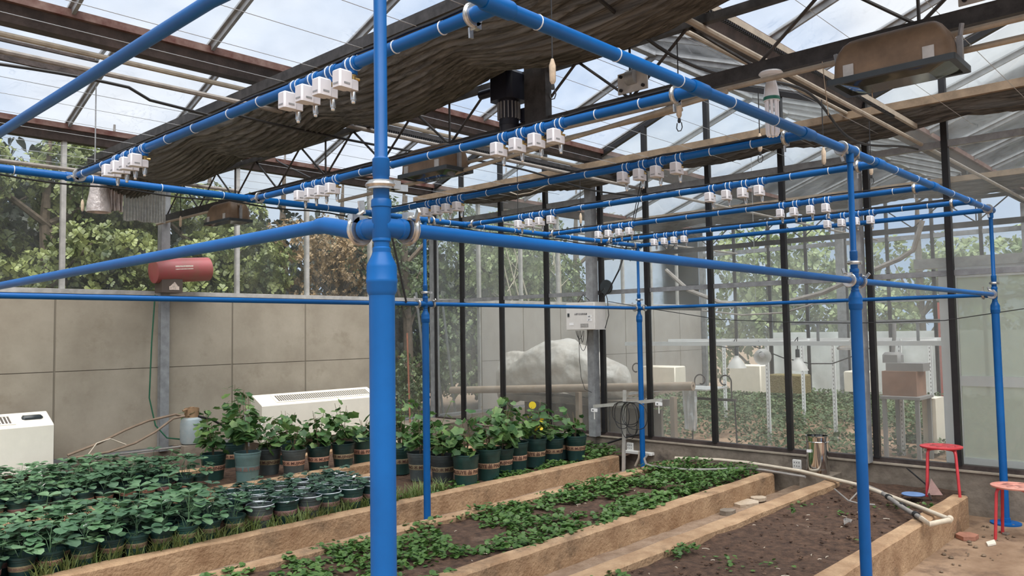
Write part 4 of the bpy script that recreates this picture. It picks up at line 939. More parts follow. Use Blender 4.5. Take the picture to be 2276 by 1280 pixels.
q2 = atz(1148, 1046, .215); yellow((q2.x - .12, q2.y - .02, .62), 9, .05, 'yellowed vine leaves low beside the dark green pot')

# ---- creeping ground cover, weeds and grass (nobody could count the leaves)
def round_leaf():
    n = 7; V = [(0, 0, .0)] + [(math.cos(2 * math.pi * k / n), math.sin(2 * math.pi * k / n), .22) for k in range(n)]
    return np.array(V), np.array([(0, 1 + k, 1 + (k + 1) % n) for k in range(n)])
RT, RF = round_leaf()
def cover(name, label, x0, x1, y0, y1, n, z, thr, seed, s0, s1, m='cover_leaf', hgt=.06):
    P = []
    while len(P) < n:
        x, y = rng.uniform(x0, x1), rng.uniform(y0, y1); d = mnoise.noise(Vector((x * 2.1, y * 2.6, seed))) + .5 * mnoise.noise(Vector((x * 6, y * 6, seed + 2)))
        if d > thr + rng.uniform(-.12, .12): P.append((x, y, z + rng.uniform(.0, 1) ** 1.3 * hgt * min(1.4, .5 + 1.2 * max(0, d - thr))))
    P = np.array(P); V, F = scatter(RT, RF, P, rots(n, .75), rng.uniform(s0, s1, n)); loc = np.array(((x0 + x1) / 2, (y0 + y1) / 2, z))
    o = link(name, npmesh(name, V - loc, F), m, None, tuple(loc)); o['kind'] = 'stuff'; o['label'] = label; o['category'] = 'ground cover'; return o
cover('ground_cover', 'creeping round-leaved plants spread over the middle bed', -.2, 6.2, 3.50, 4.62, 10500, .215, -.10, 3, .011, .024)
cover('ground_cover', 'thick creeping plants at the partition end of the middle bed', 6.1, 7.45, 3.60, 4.60, 2600, .225, -.25, 9, .011, .022, hgt=.08)
cover('ground_cover', 'low creeping plants along the kerb below the grape pots', 4.3, 7.3, 5.34, 5.55, 1000, .215, -.18, 14, .012, .022)
cover('ground_cover', 'dark creeping plants at the partition end of the pot bed', 6.9, 7.6, 5.35, 6.2, 700, .23, -.3, 18, .015, .026, hgt=.10)
cover('ground_cover', 'scattered weeds on the bare soil bed', .5, 7.4, 1.9, 2.8, 260, .205, .42, 22, .010, .018, hgt=.04)
cover('ground_cover', 'green weeds along the kerb of the bare soil bed', 3.0, 4.7, 2.70, 2.84, 260, .215, .05, 26, .010, .018, hgt=.05)
GT = np.array([(-.5, 0, 0), (.5, 0, 0), (.35, .3, .45), (-.35, .3, .45), (0, 1.0, .78)]) * np.array([.05, .6, 1]); GF = np.array([(0, 1, 2), (0, 2, 3), (3, 2, 4)])
def grassy(label, pts, n, s0, s1, m='grass'):
    P = []
    for k in range(n): c = pts[rng.integers(len(pts))]; P.append((c[0] + rng.normal(0, .03), c[1] + rng.normal(0, .022), c[2]))
    P = np.array(P); V, F = scatter(GT, GF, P, rots(n, .35), rng.uniform(s0, s1, n)); loc = P.mean(0); loc[2] = pts[0][2]
    o = link('grass', npmesh('grass', V - loc, F), m, None, tuple(loc)); o['kind'] = 'stuff'; o['label'] = label; o['category'] = 'grass'
grassy('tufts of grass between the strawberry pots and the kerb', [(x, 5.385 + .02 * math.sin(x * 7), .215) for x in np.arange(1.6, 4.9, .14)], 1500, .08, .20)
grassy('dry grass blades on the sunken path', [(4.4, 5.7, .215), (4.6, 6.0, .215), (4.7, 5.6, .215), (4.3, 6.2, .22)], 160, .05, .12)
# small litter on the beds: pale dead leaves and stalks
m = MB()
for k in range(70):
    x, y = random.uniform(1.5, 7.2), random.choice((random.uniform(3.55, 4.55), random.uniform(1.95, 2.75))); a = random.uniform(0, 6.28); l = random.uniform(.012, .05)
    m.tube([(x, y, .235), (x + l * .5 * math.cos(a + .2), y + l * .5 * math.sin(a + .2), .237), (x + l * math.cos(a), y + l * math.sin(a), .235)], .0022, 4, False)
o = solo(m, 'litter', 'pvc', 'pale bits of dead stalk scattered over the beds', 'litter', (4, 3, .23), kind='stuff')
m = MB()
for k in range(420):      # clods of earth
    x, y = random.uniform(.5, 7.5), random.uniform(1.92, 2.78); r = random.uniform(.004, .015); m.lathe([(0, -r * .6), (r * .9, -r * .2), (r, r * .2), (r * .4, r * .65), (0, r * .7)], 6, (x, y, .205 + random.uniform(-.004, .014)))
solo(m, 'earth_clods', 'soil', 'crumbly clods of earth on the bare soil bed', 'soil', (4, 2.3, .2), kind='stuff')
m = MB()
for k in range(130):
    x, y = random.uniform(4.6, 7.6), random.uniform(.7, 1.72); r = random.uniform(.004, .022) * (1 if y > 1.3 else .4); m.lathe([(0, -r * .4), (r, 0), (r * .5, r * .5), (0, r * .55)], 6, (x, y, .006))
solo(m, 'floor_debris', 'kerb_wet', 'dark crumbs and twigs littering the floor beside the kerb', 'debris', (6, 1.3, 0), kind='stuff')

# ================================================================== FIXTURES AND THINGS
def radiator(x0, x1, label, knob):
    y0, y1, z0, zf, zb = 8.50, 8.76, .40, .83, .945
    t = thing('radiator', label, 'radiator', ((x0 + x1) / 2, 8.6, z0), 'cream fan radiators on the tree-side wall')
    m = MB().add([(x, y, z) for x in (x0, x1) for y, z in ((y0, z0), (y1, z0), (y1, zb), (y1 - .03, zb), (y0 + .012, zf + .008), (y0, zf - .004))],
                 [(5, 4, 3, 2, 1, 0), tuple(range(6, 12))] + [(i, (i + 1) % 6, 6 + (i + 1) % 6, 6 + i) for i in range(6)])
    part(m, 'casing', 'radiator', t, False)
    sl = Vector((0, y1 - .03 - y0 - .012, zb - zf - .008)).normalized(); n = Vector((0, -sl.z, sl.y)); c = Vector((0, (y0 + y1 - .018) / 2, (zf + zb) / 2 + .004))
    ga, gb = x0 + (.25 if not knob else .10), x1 - (.08 if not knob else .34)
    fm = MB()
    for a, b_, s0, s1 in ((ga - .03, gb + .03, -.085, -.065), (ga - .03, gb + .03, .065, .085), (ga - .03, ga, -.065, .065), (gb, gb + .03, -.065, .065)):
        p0 = c + sl * s0; p1 = c + sl * s1; fm.add([Vector((x, 0, 0)) + p + n * h for h in (0, .008) for x, p in ((a, p0), (b_, p0), (b_, p1), (a, p1))], [(4, 5, 6, 7), (0, 1, 5, 4), (1, 2, 6, 5), (2, 3, 7, 6), (3, 0, 4, 7)])
    g = part(fm, 'grille_frame', 'radiator', t, False)
    p0, p1 = c - sl * .065, c + sl * .065; part(MB().add([Vector((x, 0, 0)) + p + n * .0015 for x, p in ((ga, p0), (gb, p0), (gb, p1), (ga, p1))], [(0, 1, 2, 3)]), 'grille_opening', 'radiator_slot', g, False)
    sm = MB(); x = ga + .008
    while x < gb - .008: sm.beam(Vector((x, 0, 0)) + p0 + n * .003, Vector((x, 0, 0)) + p1 + n * .003, .010, .002, n); x += .030
    part(sm, 'grille_bars', 'radiator', g, False)['kind'] = 'stuff'
    if knob: part(MB().bevbox(x1 - .24, x1 - .06, 8.60, 8.70, .89, .925, .02), 'valve_cover', 'lamp_rim', t)
    else:
        for z, dy in ((.78, .14), (.62, .06)):
            pm = part(MB().tube([(x0 + .02, y0 + dy, z), (x0 - .10, y0 + dy, z), (x0 - .14, y0 + dy, z - .03), (x0 - .14, y0 + dy, .38)], .016, 8), 'supply_pipe', 'galv', t)
            part(MB().lathe([(.024, -.02), (.024, .02)], 10, (x0 - .06, y0 + dy, z), (1, 0, 0)).tube([(x0 - .06, y0 + dy, z), (x0 - .06, y0 + dy, z + .05)], .008, 6), 'valve', 'gas_rust', pm)
        part(MB().tube([(x0 + .03, y0 - .02, .66), (x0 - .17, y0 - .06, .52)], .008, 6), 'lever', 'white_plastic', t)
    for x in (x0 + .15, x1 - .15): part(MB().box(x - .03, x + .03, y0 + .03, y1 - .03, .0, z0), 'foot', 'radiator_slot', t)
    return t
radiator(.95, 2.62, 'cream fan radiator with a dark valve cover left of the gas cylinder', True)
radiator(4.82, 6.50, 'long cream fan radiator behind the grapevines', False)
gc = thing('gas_cylinder', 'small pale blue gas cylinder with a rusty collar by the wall post', 'gas cylinder', (3.98, 8.5, .49))
part(MB().lathe([(.07, .49), (.105, .50), (.118, .53), (.118, .71), (.105, .76), (.06, .79), (.0, .795)], 24, (3.98, 8.5, 0)), 'body', 'gas_blue', gc)
part(MB().lathe([(.075, .775), (.075, .88), (.070, .88), (.070, .775)], 18, (3.98, 8.5, 0), cap=False).box(3.91, 3.935, 8.44, 8.47, .8, .86), 'collar', 'gas_rust', gc)
part(MB().lathe([(.018, .79), (.018, .87), (.03, .875), (.03, .89), (0, .89)], 10, (3.98, 8.5, 0)).tube([(3.98, 8.5, .86), (3.90, 8.46, .87), (3.86, 8.45, .86)], .012, 7), 'valve', 'gas_rust', gc)
solo(MB().box(3.84, 4.12, 8.37, 8.64, 0, .49), 'concrete_block', 'concrete', 'rough concrete block under the gas cylinder', 'block', (3.98, 8.5, 0))
def hz(pl, y, r, label, m='hose_brown', name='hose', cat='hose'): return hose([aty(a, b_, y) for a, b_ in pl], r, m, label, cat, name)
hz(((150, 1012), (220, 985), (280, 955), (330, 935), (390, 921), (410, 925)), 8.44, .013, 'brown hose running up to the gas cylinder past the radiator')
hz(((150, 1020), (240, 1005), (300, 985), (345, 960), (385, 930), (410, 925)), 8.38, .012, 'second brown hose curving low to the gas cylinder')
hz(((440, 925), (470, 932), (500, 948), (520, 958)), 8.44, .013, 'dark hose leaving the gas cylinder towards the long radiator', 'black_rubber')
hz(((170, 1022), (260, 1010), (340, 1000), (420, 990)), 8.46, .010, 'pale hose lying along the foot of the tree-side wall', 'pvc_grey')
hz(((195, 1012), (215, 985), (245, 975), (280, 988)), 8.42, .006, 'thin loop of pale wire by the brown hoses', 'pvc', 'cable', 'cable')
# stones and spoil in the partition corner
for k, (px, py, s) in enumerate(((880, 975, .10), (905, 965, .12), (930, 960, .10), (985, 955, .10), (1010, 962, .08), (1035, 952, .09))):
    q = aty(px, py, 8.3); mm = MB(); mm.lathe([(s * .7, 0), (s, s * .4), (s * .85, s * .8), (s * .3, s * 1.1), (0, s * 1.1)], 7, (q.x, 8.3, max(.0, q.z - s)))
    solo(mm, 'rock', 'stone', 'pale rough rock heaped in the corner behind the blue posts', 'rock', (q.x, 8.3, max(0, q.z - s)), 'rocks in the corner', smooth=False)
solo(MB().box(6.7, 7.75, 8.1, 8.86, 0, .42), 'rubble_ledge', 'concrete', 'low rubble ledge in the partition corner under the rocks', 'ledge', (7.2, 8.5, 0))

# ---- control cabinet on the partition post
yb0, yb1 = atx(1322, 700, 7.48).y, atx(1258, 700, 7.48).y; z0, z1 = atx(1290, 733, 7.48).z, atx(1290, 672, 7.48).z
cb = thing('control_cabinet', 'pale grey control cabinet mounted on the partition post', 'control cabinet', (7.6, (yb0 + yb1) / 2, z0))
part(MB().box(7.50, 7.69, yb0, yb1, z0, z1), 'case', 'cabinet_side', cb, False)
cd = part(MB().bevbox(7.478, 7.50, yb0 + .004, yb1 - .004, z0 + .004, z1 - .004, .003), 'door', 'cabinet', cb)
part(MB().box(7.470, 7.479, yb1 - .055, yb1 - .030, z0 + .16, z0 + .20), 'lock', 'lamp_rim', cd)
def wall_text(txt, size, x, y, z, parent, m='dark_text'):
    vs, fs = text_geo(txt, size); part(MB().add([(x, y - vx, z + vy) for vx, vy, _ in vs], [f for f in fs]), 'lettering', m, parent, False)
ym = (yb0 + yb1) / 2
wall_text('水肥气热控制系统', .024, 7.4765, ym - .01, z0 + .185, cd)
for dy, dz, txt in ((.135, .155, '电源'), (.135, .115, '运行')):
    part(MB().box(7.4755, 7.4785, ym - dy - .035, ym - dy + .03, z0 + dz - .014, z0 + dz + .016), 'sticker', 'label_white', cd, False); wall_text(txt, .018, 7.4750, ym - dy, z0 + dz, cd)
part(MB().box(7.4755, 7.4785, ym + .10, ym + .165, z0 + .055, z0 + .085), 'sticker', 'label_white', cd, False)
gl = MB()
for k in range(5):
    for j in range(4): gl.box(7.4750, 7.4775, ym - .12 + .024 * k, ym - .103 + .024 * k, z0 + .03 + .012 * j, z0 + .037 + .012 * j)
part(gl, 'vent_slots', 'grey_box', cd, False)
for k, (a, s, d) in enumerate((((1280, 735), (1296, 735), .10), ((1283, 735), (1308, 735), .24), ((1298, 735), (1290, 735), .14))):
    p, q = atx(*a, 7.6), atx(*s, 7.6); hose(sag(p, q, d, 14), .0035, 'black_rubber', ('small loop of black cable under the control cabinet', 'long loop of black cable under the control cabinet', 'middle loop of black cable under the control cabinet')[k], 'cable', 'cable')
hose([atx(a, b_, 7.66) for a, b_ in ((1287, 735), (1288, 800), (1292, 840), (1300, 865), (1315, 872))], .0035, 'black_rubber', 'thin black cable running down from the cabinet to the post', 'cable', 'cable')
for k, pl in enumerate((((1345, 730), (1353, 700), (1350, 665), (1343, 640), (1330, 655)), ((1335, 670), (1350, 650), (1375, 600), (1400, 520), (1425, 400)), ((1336, 668), (1352, 648), (1378, 598), (1408, 500), (1432, 395)), ((1285, 672), (1296, 655), (1310, 668)))):
    hose([atx(a, b_, 7.62) for a, b_ in pl], .005, 'black_rubber', ('bundle of black cable on the edge of the control cabinet', 'black cable rising from the cabinet to the roof', 'second black cable rising beside the first', 'short black cable loop on top of the cabinet')[k], 'cable', 'cable')
hose([atx(a, b_, 7.67) for a, b_ in ((1352, 670), (1440, 685), (1600, 710), (1745, 716), (1900, 718), (2100, 712), (2276, 686))], .004, 'black_rubber', 'thin black wire strung across the glass partition', 'cable', 'cable')
hose([aty(a, b_, FY1 - .02) for a, b_ in ((866, 478), (872, 530), (883, 580), (903, 672))], .009, 'black_rubber', 'black cable strung between the two tree-side blue rails', 'cable', 'cable')
solo(MB().lathe([(0, -.01), (.085, -.01), (.09, 0), (.085, .02), (0, .03)], 20, atx(1347, 638, 7.75), (1, 0, 0)), 'round_cover', 'lamp_rim', 'dark round cover on the partition above the cabinet', 'cover', tuple(atx(1347, 638, 7.75)))

# ---- sensor stand
sx, sy = 7.22, 5.10
ss = thing('sensor_stand', 'aluminium T-shaped sensor stand wrapped in black cable', 'stand', (sx, sy, .01))
zt_ = atx(1395, 868, sx).z; part(MB().beam((sx, sy, .01), (sx + .02, sy - .03, zt_), .035, .022), 'pole', 'alu', ss)
pa, pb = atx(1320, 903, sx), atx(1470, 889, sx); part(MB().beam(pa, pb, .03, .035), 'crossbar', 'alu', ss)
for p, k in ((pa, 1), (pb, -1)):
    pp = p + Vector((-.02, -.02 * k, -.04)); g = part(MB().cbox(pp, (.02, .075, .035)), 'sensor', 'label_white', ss); part(MB().tube([pp, pp + Vector((0, 0, -.10))], .006, 6), 'probe', 'white_plastic', g); part(MB().cbox(pp + Vector((-.0105, .012, 0)), (.001, .018, .016)), 'mark', 'dark_text', g)
random.seed(3); cp = pa.lerp(pb, .55)
for k in range(6):
    w, d = random.uniform(.08, .2), random.uniform(.12, .42); o_ = random.uniform(-.1, .12)
    part(MB().tube([cp + Vector((-.025, o_ + w * math.cos(a), -.5 * d + .5 * d * math.sin(a) + .02 + .01 * math.sin(3 * a))) for a in np.linspace(0, 2 * math.pi, 20)], .0045, 5, False), 'cable_loop', 'black_rubber', ss)
for k, (px, py, lab) in enumerate(((1773, 1031, 'white wall socket on the low wall beside the steel drum'), (1402, 992, 'white socket box on the low wall by the sensor stand'))):
    q = atx(px, py, XB - .05); t = thing('wall_socket', lab, 'socket', (XB - .05, q.y, q.z - .045)); s_ = .045
    part(MB().bevbox(XB - .075, XB - .05, q.y - s_, q.y + s_, q.z - s_, q.z + s_, .006), 'plate', 'white_plastic', t)
    hm = MB()
    for j in range(3):
        for i in range(2): hm.cbox((XB - .0755, q.y + (j - 1) * .024, q.z + (i - .5) * .035), (.002, .008, .011))
    part(hm, 'socket_holes', 'dark_text', t, False)
solo(MB().bevbox(XB - .12, XB - .05, atx(1455, 1005, 7.8).y, atx(1395, 1005, 7.8).y, .22, .25, .004), 'cable_tray', 'white_plastic', 'white cable tray at the foot of the partition', 'tray', (7.75, 5.2, .22))
hose([atx(a, b_, 7.74) for a, b_ in ((1290, 990), (1350, 985), (1390, 972), (1425, 965))], .012, 'black_rubber', 'thick black hose along the low wall behind the sensor stand')
hose([atx(a, b_, 7.7) for a, b_ in ((1422, 1003), (1420, 1018), (1412, 1036))], .014, 'pvc', 'short cream pipe bending down by the blue post')
hose([atz(a, b_, .27) for a, b_ in ((1440, 1010), (1432, 1020), (1436, 1032), (1450, 1036), (1480, 1040), (1530, 1044), (1600, 1043), (1650, 1040), (1700, 1045), (1790, 1060))], .012, 'pvc_grey', 'grey hose lying over the creeping plants')
# ---- steel drum
sd = thing('steel_drum', 'polished stainless drum standing at the end of the sunken path', 'drum', (7.62, 3.11, .25))
part(MB().lathe([(.095, .25), (.105, .262), (.105, .30), (.102, .30), (.102, .545), (.107, .548), (.107, .556), (.1, .56), (.104, .60), (.108, .602), (.108, .612), (.098, .612), (.098, .56), (0, .56)], 32, (7.62, 3.11, 0)), 'body', 'chrome', sd)
part(MB().box(7.52, 7.55, 3.09, 3.16, .25, .27).box(7.505, 7.516, 3.13, 3.17, .46, .485), 'label_plate', 'label_white', sd)
solo(MB().box(7.48, 7.80, 2.96, 3.24, 0, .25), 'plinth', 'concrete', 'concrete plinth under the steel drum', 'plinth', (7.62, 3.1, 0))
# ---- PVC pipes over the bare bed
pv = [atz(a, b_, .275) for a, b_ in ((1500, 1018), (1600, 1022), (1660, 1028), (1780, 1047), (1920, 1081), (2040, 1126), (2110, 1154))]
pp = thing('pvc_pipe', 'long cream plastic pipe lying across the bare bed to an elbow over the kerb', 'pipe', tuple(pv[-1]))
part(MB().tube(pv, .017, 10), 'pipe', 'pvc', pp); e0 = pv[-1]; e1 = atz(2066, 1165, .275); e2 = atz(2048, 1152, .275)
part(MB().tube([pv[-1], e0 + Vector((-.03, -.005, 0)), e1, e2], .0185, 10).lathe([(.024, -.03), (.024, .03)], 12, e0, (1, .1, 0)), 'elbow', 'pvc', pp)
pg = thing('grey_pipe', 'grey jointed pipe with black straps beside the cream pipe', 'pipe', tuple(e2))
g0 = [e2, atz(2010, 1130, .275), atz(1960, 1095, .275), atz(1925, 1080, .27)]
part(MB().tube(g0, .018, 10), 'pipe', 'pvc_grey', pg)
for t_ in (.12, .45, .8):
    c = g0[0].lerp(g0[2], t_); part(MB().lathe([(.024, -.025), (.024, .025)], 12, c, g0[2] - g0[0]), 'strap', 'black_rubber', pg)
hose([atz(a, b_, .26) for a, b_ in ((1855, 1087), (1886, 1113), (1905, 1118), (1945, 1122))], .007, 'pvc_grey', 'bent grey twig lying on the bare soil', 'twig', 'twig')
hose([atz(1888, 1113, .26), atz(1910, 1090, .27)], .006, 'pvc_grey', 'short straight twig across the bent one', 'twig', 'twig')
hose([Vector((7.75, 2.35, .36)), Vector((7.4, 2.10, .30)), Vector((7.0, 1.95, .25))], .007, 'black_rubber', 'thin black cord running from the low wall to the kerb', 'cable', 'cable')
# ---- stools
def stool(loc, label, seatm, legm, rz, h=.41, r=.162):
    t = thing('stool', label, 'stool', loc, 'red round metal stools', rz=rz)
    seat = MB().lathe([(r - .012, h - .018), (r, h - .014), (r, h - .003), (r - .006, h), (0, h + .001)], 32).lathe([(0, h - .006), (r - .012, h - .006)], 32).mesh('seat')
    so_ = bpy.data.objects.new('seat_tmp', MB().lathe([(r - .004, h - .016), (r, h - .010), (r, h - .003), (r - .006, h)], 36).mesh('seat_tmp')); COL.objects.link(so_)
    cut = MB()
    for k in range(7): a = 2 * math.pi * k / 7; cut.lathe([(.013, h - .05), (.013, h + .05)], 12, (.095 * math.cos(a), .095 * math.sin(a), 0))
    cut.lathe([(.013, h - .05), (.013, h + .05)], 12)
    co_ = bpy.data.objects.new('cut_tmp', cut.mesh('cut_tmp')); COL.objects.link(co_); md = so_.modifiers.new('b', 'BOOLEAN'); md.object = co_; md.solver = 'EXACT'
    dg = bpy.context.evaluated_depsgraph_get(); me = bpy.data.meshes.new_from_object(so_.evaluated_get(dg)); bpy.data.objects.remove(so_); bpy.data.objects.remove(co_); me.materials.clear()
    link('seat', me, seatm, t)
    for k in range(4):
        a = math.pi / 4 + k * math.pi / 2; c, s = math.cos(a), math.sin(a)
        link('leg', MB().tube([(.04 * c, .04 * s, h - .022), (.115 * c, .115 * s, h - .022), (.135 * c, .135 * s, h - .032), (.145 * c, .145 * s, h - .06), (.170 * c, .170 * s, 0)], .0115, 10).mesh('leg'), legm, t)
    return t
stool((7.34, 1.95, .235), 'red round stool standing on the bed kerb by the partition', 'stool_red', 'stool_red', .25)
stool((7.16, 1.40, 0), 'faded pinkish red round stool on the floor by the blue post', 'stool_pink', 'stool_red', .0)
solo(MB().lathe([(0, 0), (.085, 0), (.09, .008), (.085, .012), (0, .012)], 24, (7.12, 2.12, .25)), 'blue_disc', 'blue_plate', 'dusty blue disc lying under the red stool on the kerb', 'disc', (7.12, 2.12, .25))
pc = atz(2075, 1100, .26); solo(MB().add([pc + Vector((-.03, .04, 0)), pc + Vector((.04, -.06, 0)), pc + Vector((.02, .02, .13)), pc + Vector((.05, .05, 0))], [(0, 1, 2), (1, 3, 2), (3, 0, 2), (0, 3, 1)]), 'paper_scrap', 'band_pink', 'pinkish folded paper leaning on the stool leg', 'paper', tuple(pc), smooth=False)
# ---- loose slabs and tiles
def slab(px, py, z, a, b_, h, m, name, label, cat, n=7, seed=0):
    random.seed(seed); c = atz(px, py, z); pts = [(c.x + a * math.cos(2 * math.pi * k / n) * random.uniform(.8, 1.1), c.y + b_ * math.sin(2 * math.pi * k / n) * random.uniform(.8, 1.1)) for k in range(n)]
    return solo(MB().add([(x, y, z) for x, y in pts] + [(x, y, z + h) for x, y in pts], [tuple(range(n - 1, -1, -1)), tuple(range(n, 2 * n))] + [(k, (k + 1) % n, n + (k + 1) % n, n + k) for k in range(n)]), name, m, label, cat, (c.x, c.y, z), smooth=False)
slab(1655, 1122, .078, .16, .12, .03, 'stone', 'flat_stone', 'large flat tan stone lying in the sunken path', 'stone', 9, 1)
slab(1685, 1112, .085, .08, .07, .03, 'stone', 'flat_stone', 'small stone plate leaning beside the large flat stone', 'stone', 8, 2)
slab(1616, 1142, .078, .09, .07, .035, 'concrete', 'flat_stone', 'pale greenish stone lump in the sunken path', 'stone', 7, 3)
slab(2150, 1196, .003, .10, .09, .03, 'brick_red', 'roof_tile', 'reddish clay tile on the floor beside the kerb', 'tile', 6, 4)
slab(2202, 1209, .003, .11, .035, .012, 'cream_box', 'foam_strip', 'long white board scrap on the floor below the stool', 'board', 4, 6)
slab(2235, 1187, .003, .04, .03, .01, 'concrete', 'stone_chip', 'small grey stone chip near the blue base plate', 'stone', 5, 8)
for k, (px, py, lab) in enumerate(((1883, 1165, 'crumpled clear film scrap on the bare soil'), (1755, 1140, 'pale crumpled leaf scrap on the bare soil'))):
    c = atz(px, py, .225); mm = MB(); random.seed(20 + k); mm.add([(c.x + random.uniform(-.05, .05), c.y + random.uniform(-.05, .05), .225 + random.uniform(0, .05)) for _ in range(10)], [(0, 1, 2), (2, 3, 4), (4, 5, 1), (6, 7, 8), (8, 9, 0), (3, 6, 9), (5, 7, 2)])
    solo(mm, 'film_scrap', 'clear_film' if k == 0 else 'cover_leaf', lab, 'litter', tuple(c), smooth=False)

# ================================================================== THE COMPARTMENT BEYOND THE PARTITION
V, F = grid_sheet(8.1, XE - .1, -3.9, 8.8, 60, 60, lambda x, y: .05 + .20 * max(0, min(1, (x - 8.9) / 2.0)) + .05 * mnoise.noise(Vector((x * .8, y * .8, 2))))
o = link('earth_mound', npmesh('earth_mound', V, F, True), 'fence_brown'); o['kind'] = 'structure'; o['label'] = 'sloping earth bed in the compartment beyond the partition'
n = 42000; P = []
while len(P) < n:
    x, y = rng.uniform(9.2, XE - .2), rng.uniform(-1, 8.2)
    if mnoise.noise(Vector((x * .9, y * .9, 7))) > -.12 - (x - 9.2) * .13 and not (y < 3.2 and x < 9.8): P.append((x, y, .06 + .20 * max(0, min(1, (x - 8.9) / 2)) + rng.uniform(0, .20)))
P = np.array(P); Vv, Ff = scatter(RT, RF, P, rots(n, 1.2), rng.uniform(.012, .027, n)); loc = np.array((12., 4., .1))
o = link('ground_cover', npmesh('ground_cover', Vv - loc, Ff), 'rear_leaf', None, tuple(loc)); o['kind'] = 'stuff'; o['label'] = 'dense green ground plants in the compartment beyond the partition'; o['category'] = 'ground cover'
def lofted(name, m, label, cat, secs, n=28, loc=None, seed=0, amp=.04):
    """cloth-wrapped lump: elliptical sections (y, cx, cz, rx, rz) along y, crumpled with noise"""
    V = []
    for y, cx_, cz, rx, rz in secs:
        for k in range(n):
            a = 2 * math.pi * k / n; w = 1 + amp * 3 * mnoise.noise(Vector((y * 4, math.cos(a) * 2, math.sin(a) * 2 + seed))) + amp * 1.2 * abs(mnoise.noise(Vector((y * 7, math.cos(a) * 3.5, math.sin(a) * 3.5 + seed)))) + amp * .7 * abs(mnoise.noise(Vector((y * 17, math.cos(a) * 7, math.sin(a) * 7 + seed))))
            V.append((cx_ + rx * math.cos(a) * w, y, cz + rz * math.sin(a) * w))
    fs = [(i * n + k, i * n + (k + 1) % n, (i + 1) * n + (k + 1) % n, (i + 1) * n + k) for i in range(len(secs) - 1) for k in range(n)]
    return solo(MB().add(V, fs + [tuple(range(n - 1, -1, -1)), tuple((len(secs) - 1) * n + k for k in range(n))]), name, m, label, cat, loc or (secs[0][1], secs[0][0], secs[0][2] - secs[0][4]))
def interp(keys, n):
    ks = np.array(keys); t = np.linspace(0, 1, len(ks)); tt = np.linspace(0, 1, n); return [tuple(np.interp(u, t, ks[:, c]) for c in range(5)) for u in tt]
wx = 8.75; yz = lambda px, py: atx(px, py, wx)
keys = [(yz(1112, 800).y, wx, .95, .05, .30), (yz(1122, 800).y, wx, .92, .20, .40), (yz(1150, 800).y, wx, .98, .22, .36), (yz(1170, 800).y, wx, 1.02, .26, .32), (yz(1195, 800).y, wx, 1.12, .30, .34),
        (yz(1230, 800).y, wx, 1.16, .32, .36), (yz(1270, 800).y, wx, 1.14, .32, .36), (yz(1305, 800).y, wx, 1.08, .30, .34), (yz(1335, 800).y, wx, 1.02, .28, .28), (yz(1360, 820).y, wx, .98, .26, .25), (yz(1385, 820).y, wx, .96, .2, .22), (yz(1398, 825).y, wx, .95, .05, .08)]
lofted('wrapped_machine', 'wrap_plastic', 'bulky machine wrapped in crumpled white plastic beyond the partition', 'wrapped machine', interp(keys, 130), n=72, seed=3, amp=.05)
bt = thing('bench_frame', 'low bench with thick legs under the plastic-wrapped machine', 'bench', (8.8, 6.9, 0))
part(MB().box(8.5, 9.05, 5.6, 8.2, .66, .74), 'top', 'concrete', bt)
for y in (5.75, 6.4, 7.1, 7.6, 8.1): part(MB().box(8.55, 8.64, y - .05, y + .05, .05, .66), 'leg', 'concrete', bt)
part(MB().box(8.95, 9.0, 5.7, 8.1, .1, .6), 'back_panel', 'outer_wall', bt)
la, lb = atx(1003, 867, 8.10), atx(1540, 858, 8.30)
lg = thing('cardboard_tube', 'long tan cardboard tube propped before the wrapped machine', 'tube', tuple(la.lerp(lb, .5)))
part(MB().tube([la, lb], .052, 18, False), 'roll', 'log_tan', lg); part(MB().lathe([(.053, 0), (.053, .004), (.018, .005), (.018, -.1)], 18, lb, lb - la, cap=False), 'end', 'log_tan', lg)
for y in (5.15, 6.6): part(MB().box(8.33, 8.40, y - .03, y + .03, .05, .84), 'prop', 'log_tan', lg)
def scrolls(px, py, x, label, sgn=(1, -1)):
    c = atx(px, py, x); t = thing('scroll_stand', label, 'plant stand', (c.x, c.y, .1), 'iron stands with scrolled ends')
    for k, s in enumerate(sgn):
        o_ = Vector((0, (-.16 if k else .16), 0)); pts = []
        for a in np.linspace(0, 1.6 * math.pi, 22): r = .085 - .045 * a / (1.6 * math.pi); pts.append(c + o_ + Vector((0, s * r * math.cos(a), .02 + r * math.sin(a))))
        part(MB().tube([c + o_ + Vector((0, s * .085, -.20))] + pts, .009, 6), 'scroll', 'gutter_dark', t)
    part(MB().beam(c + Vector((0, -.3, -.2)), c + Vector((0, .3, -.2)), .03, .03), 'bar', 'gutter_dark', t)
    for s in (-1, 1): part(MB().tube([c + Vector((0, s * .28, -.2)), (c.x, c.y + s * .3, .1)], .010, 6), 'leg', 'gutter_dark', t)
scrolls(1392, 822, 8.9, 'iron stand with curled scroll ends beside the wrapped machine'); scrolls(1584, 850, 8.7, 'iron stand with curled scroll ends beside the foil sheet')
solo(MB().box(8.45, 9.0, 4.75, 5.75, .92, .935), 'foil_board', 'foil', 'silvery foil board lying on the cardboard tube', 'foil board', (8.7, 5.2, .92))
drape('foil_sheet', 'foil', 'crumpled silver foil sheet hanging from the tube end', 'foil sheet', (8.42, atx(1515, 900, 8.4).y, 0), (8.42, atx(1548, 900, 8.4).y, 0), atx(1530, 955, 8.4).z, atx(1530, 868, 8.4).z, .025, 2, 5, taper=-.2)
def px_box(x, dx, pa_, pb_): a, c = atx(*pa_, x), atx(*pb_, x); return MB().bevbox(x, x + dx, c.y, a.y, min(a.z, c.z), max(a.z, c.z), .02), (x + dx / 2, (a.y + c.y) / 2, min(a.z, c.z))
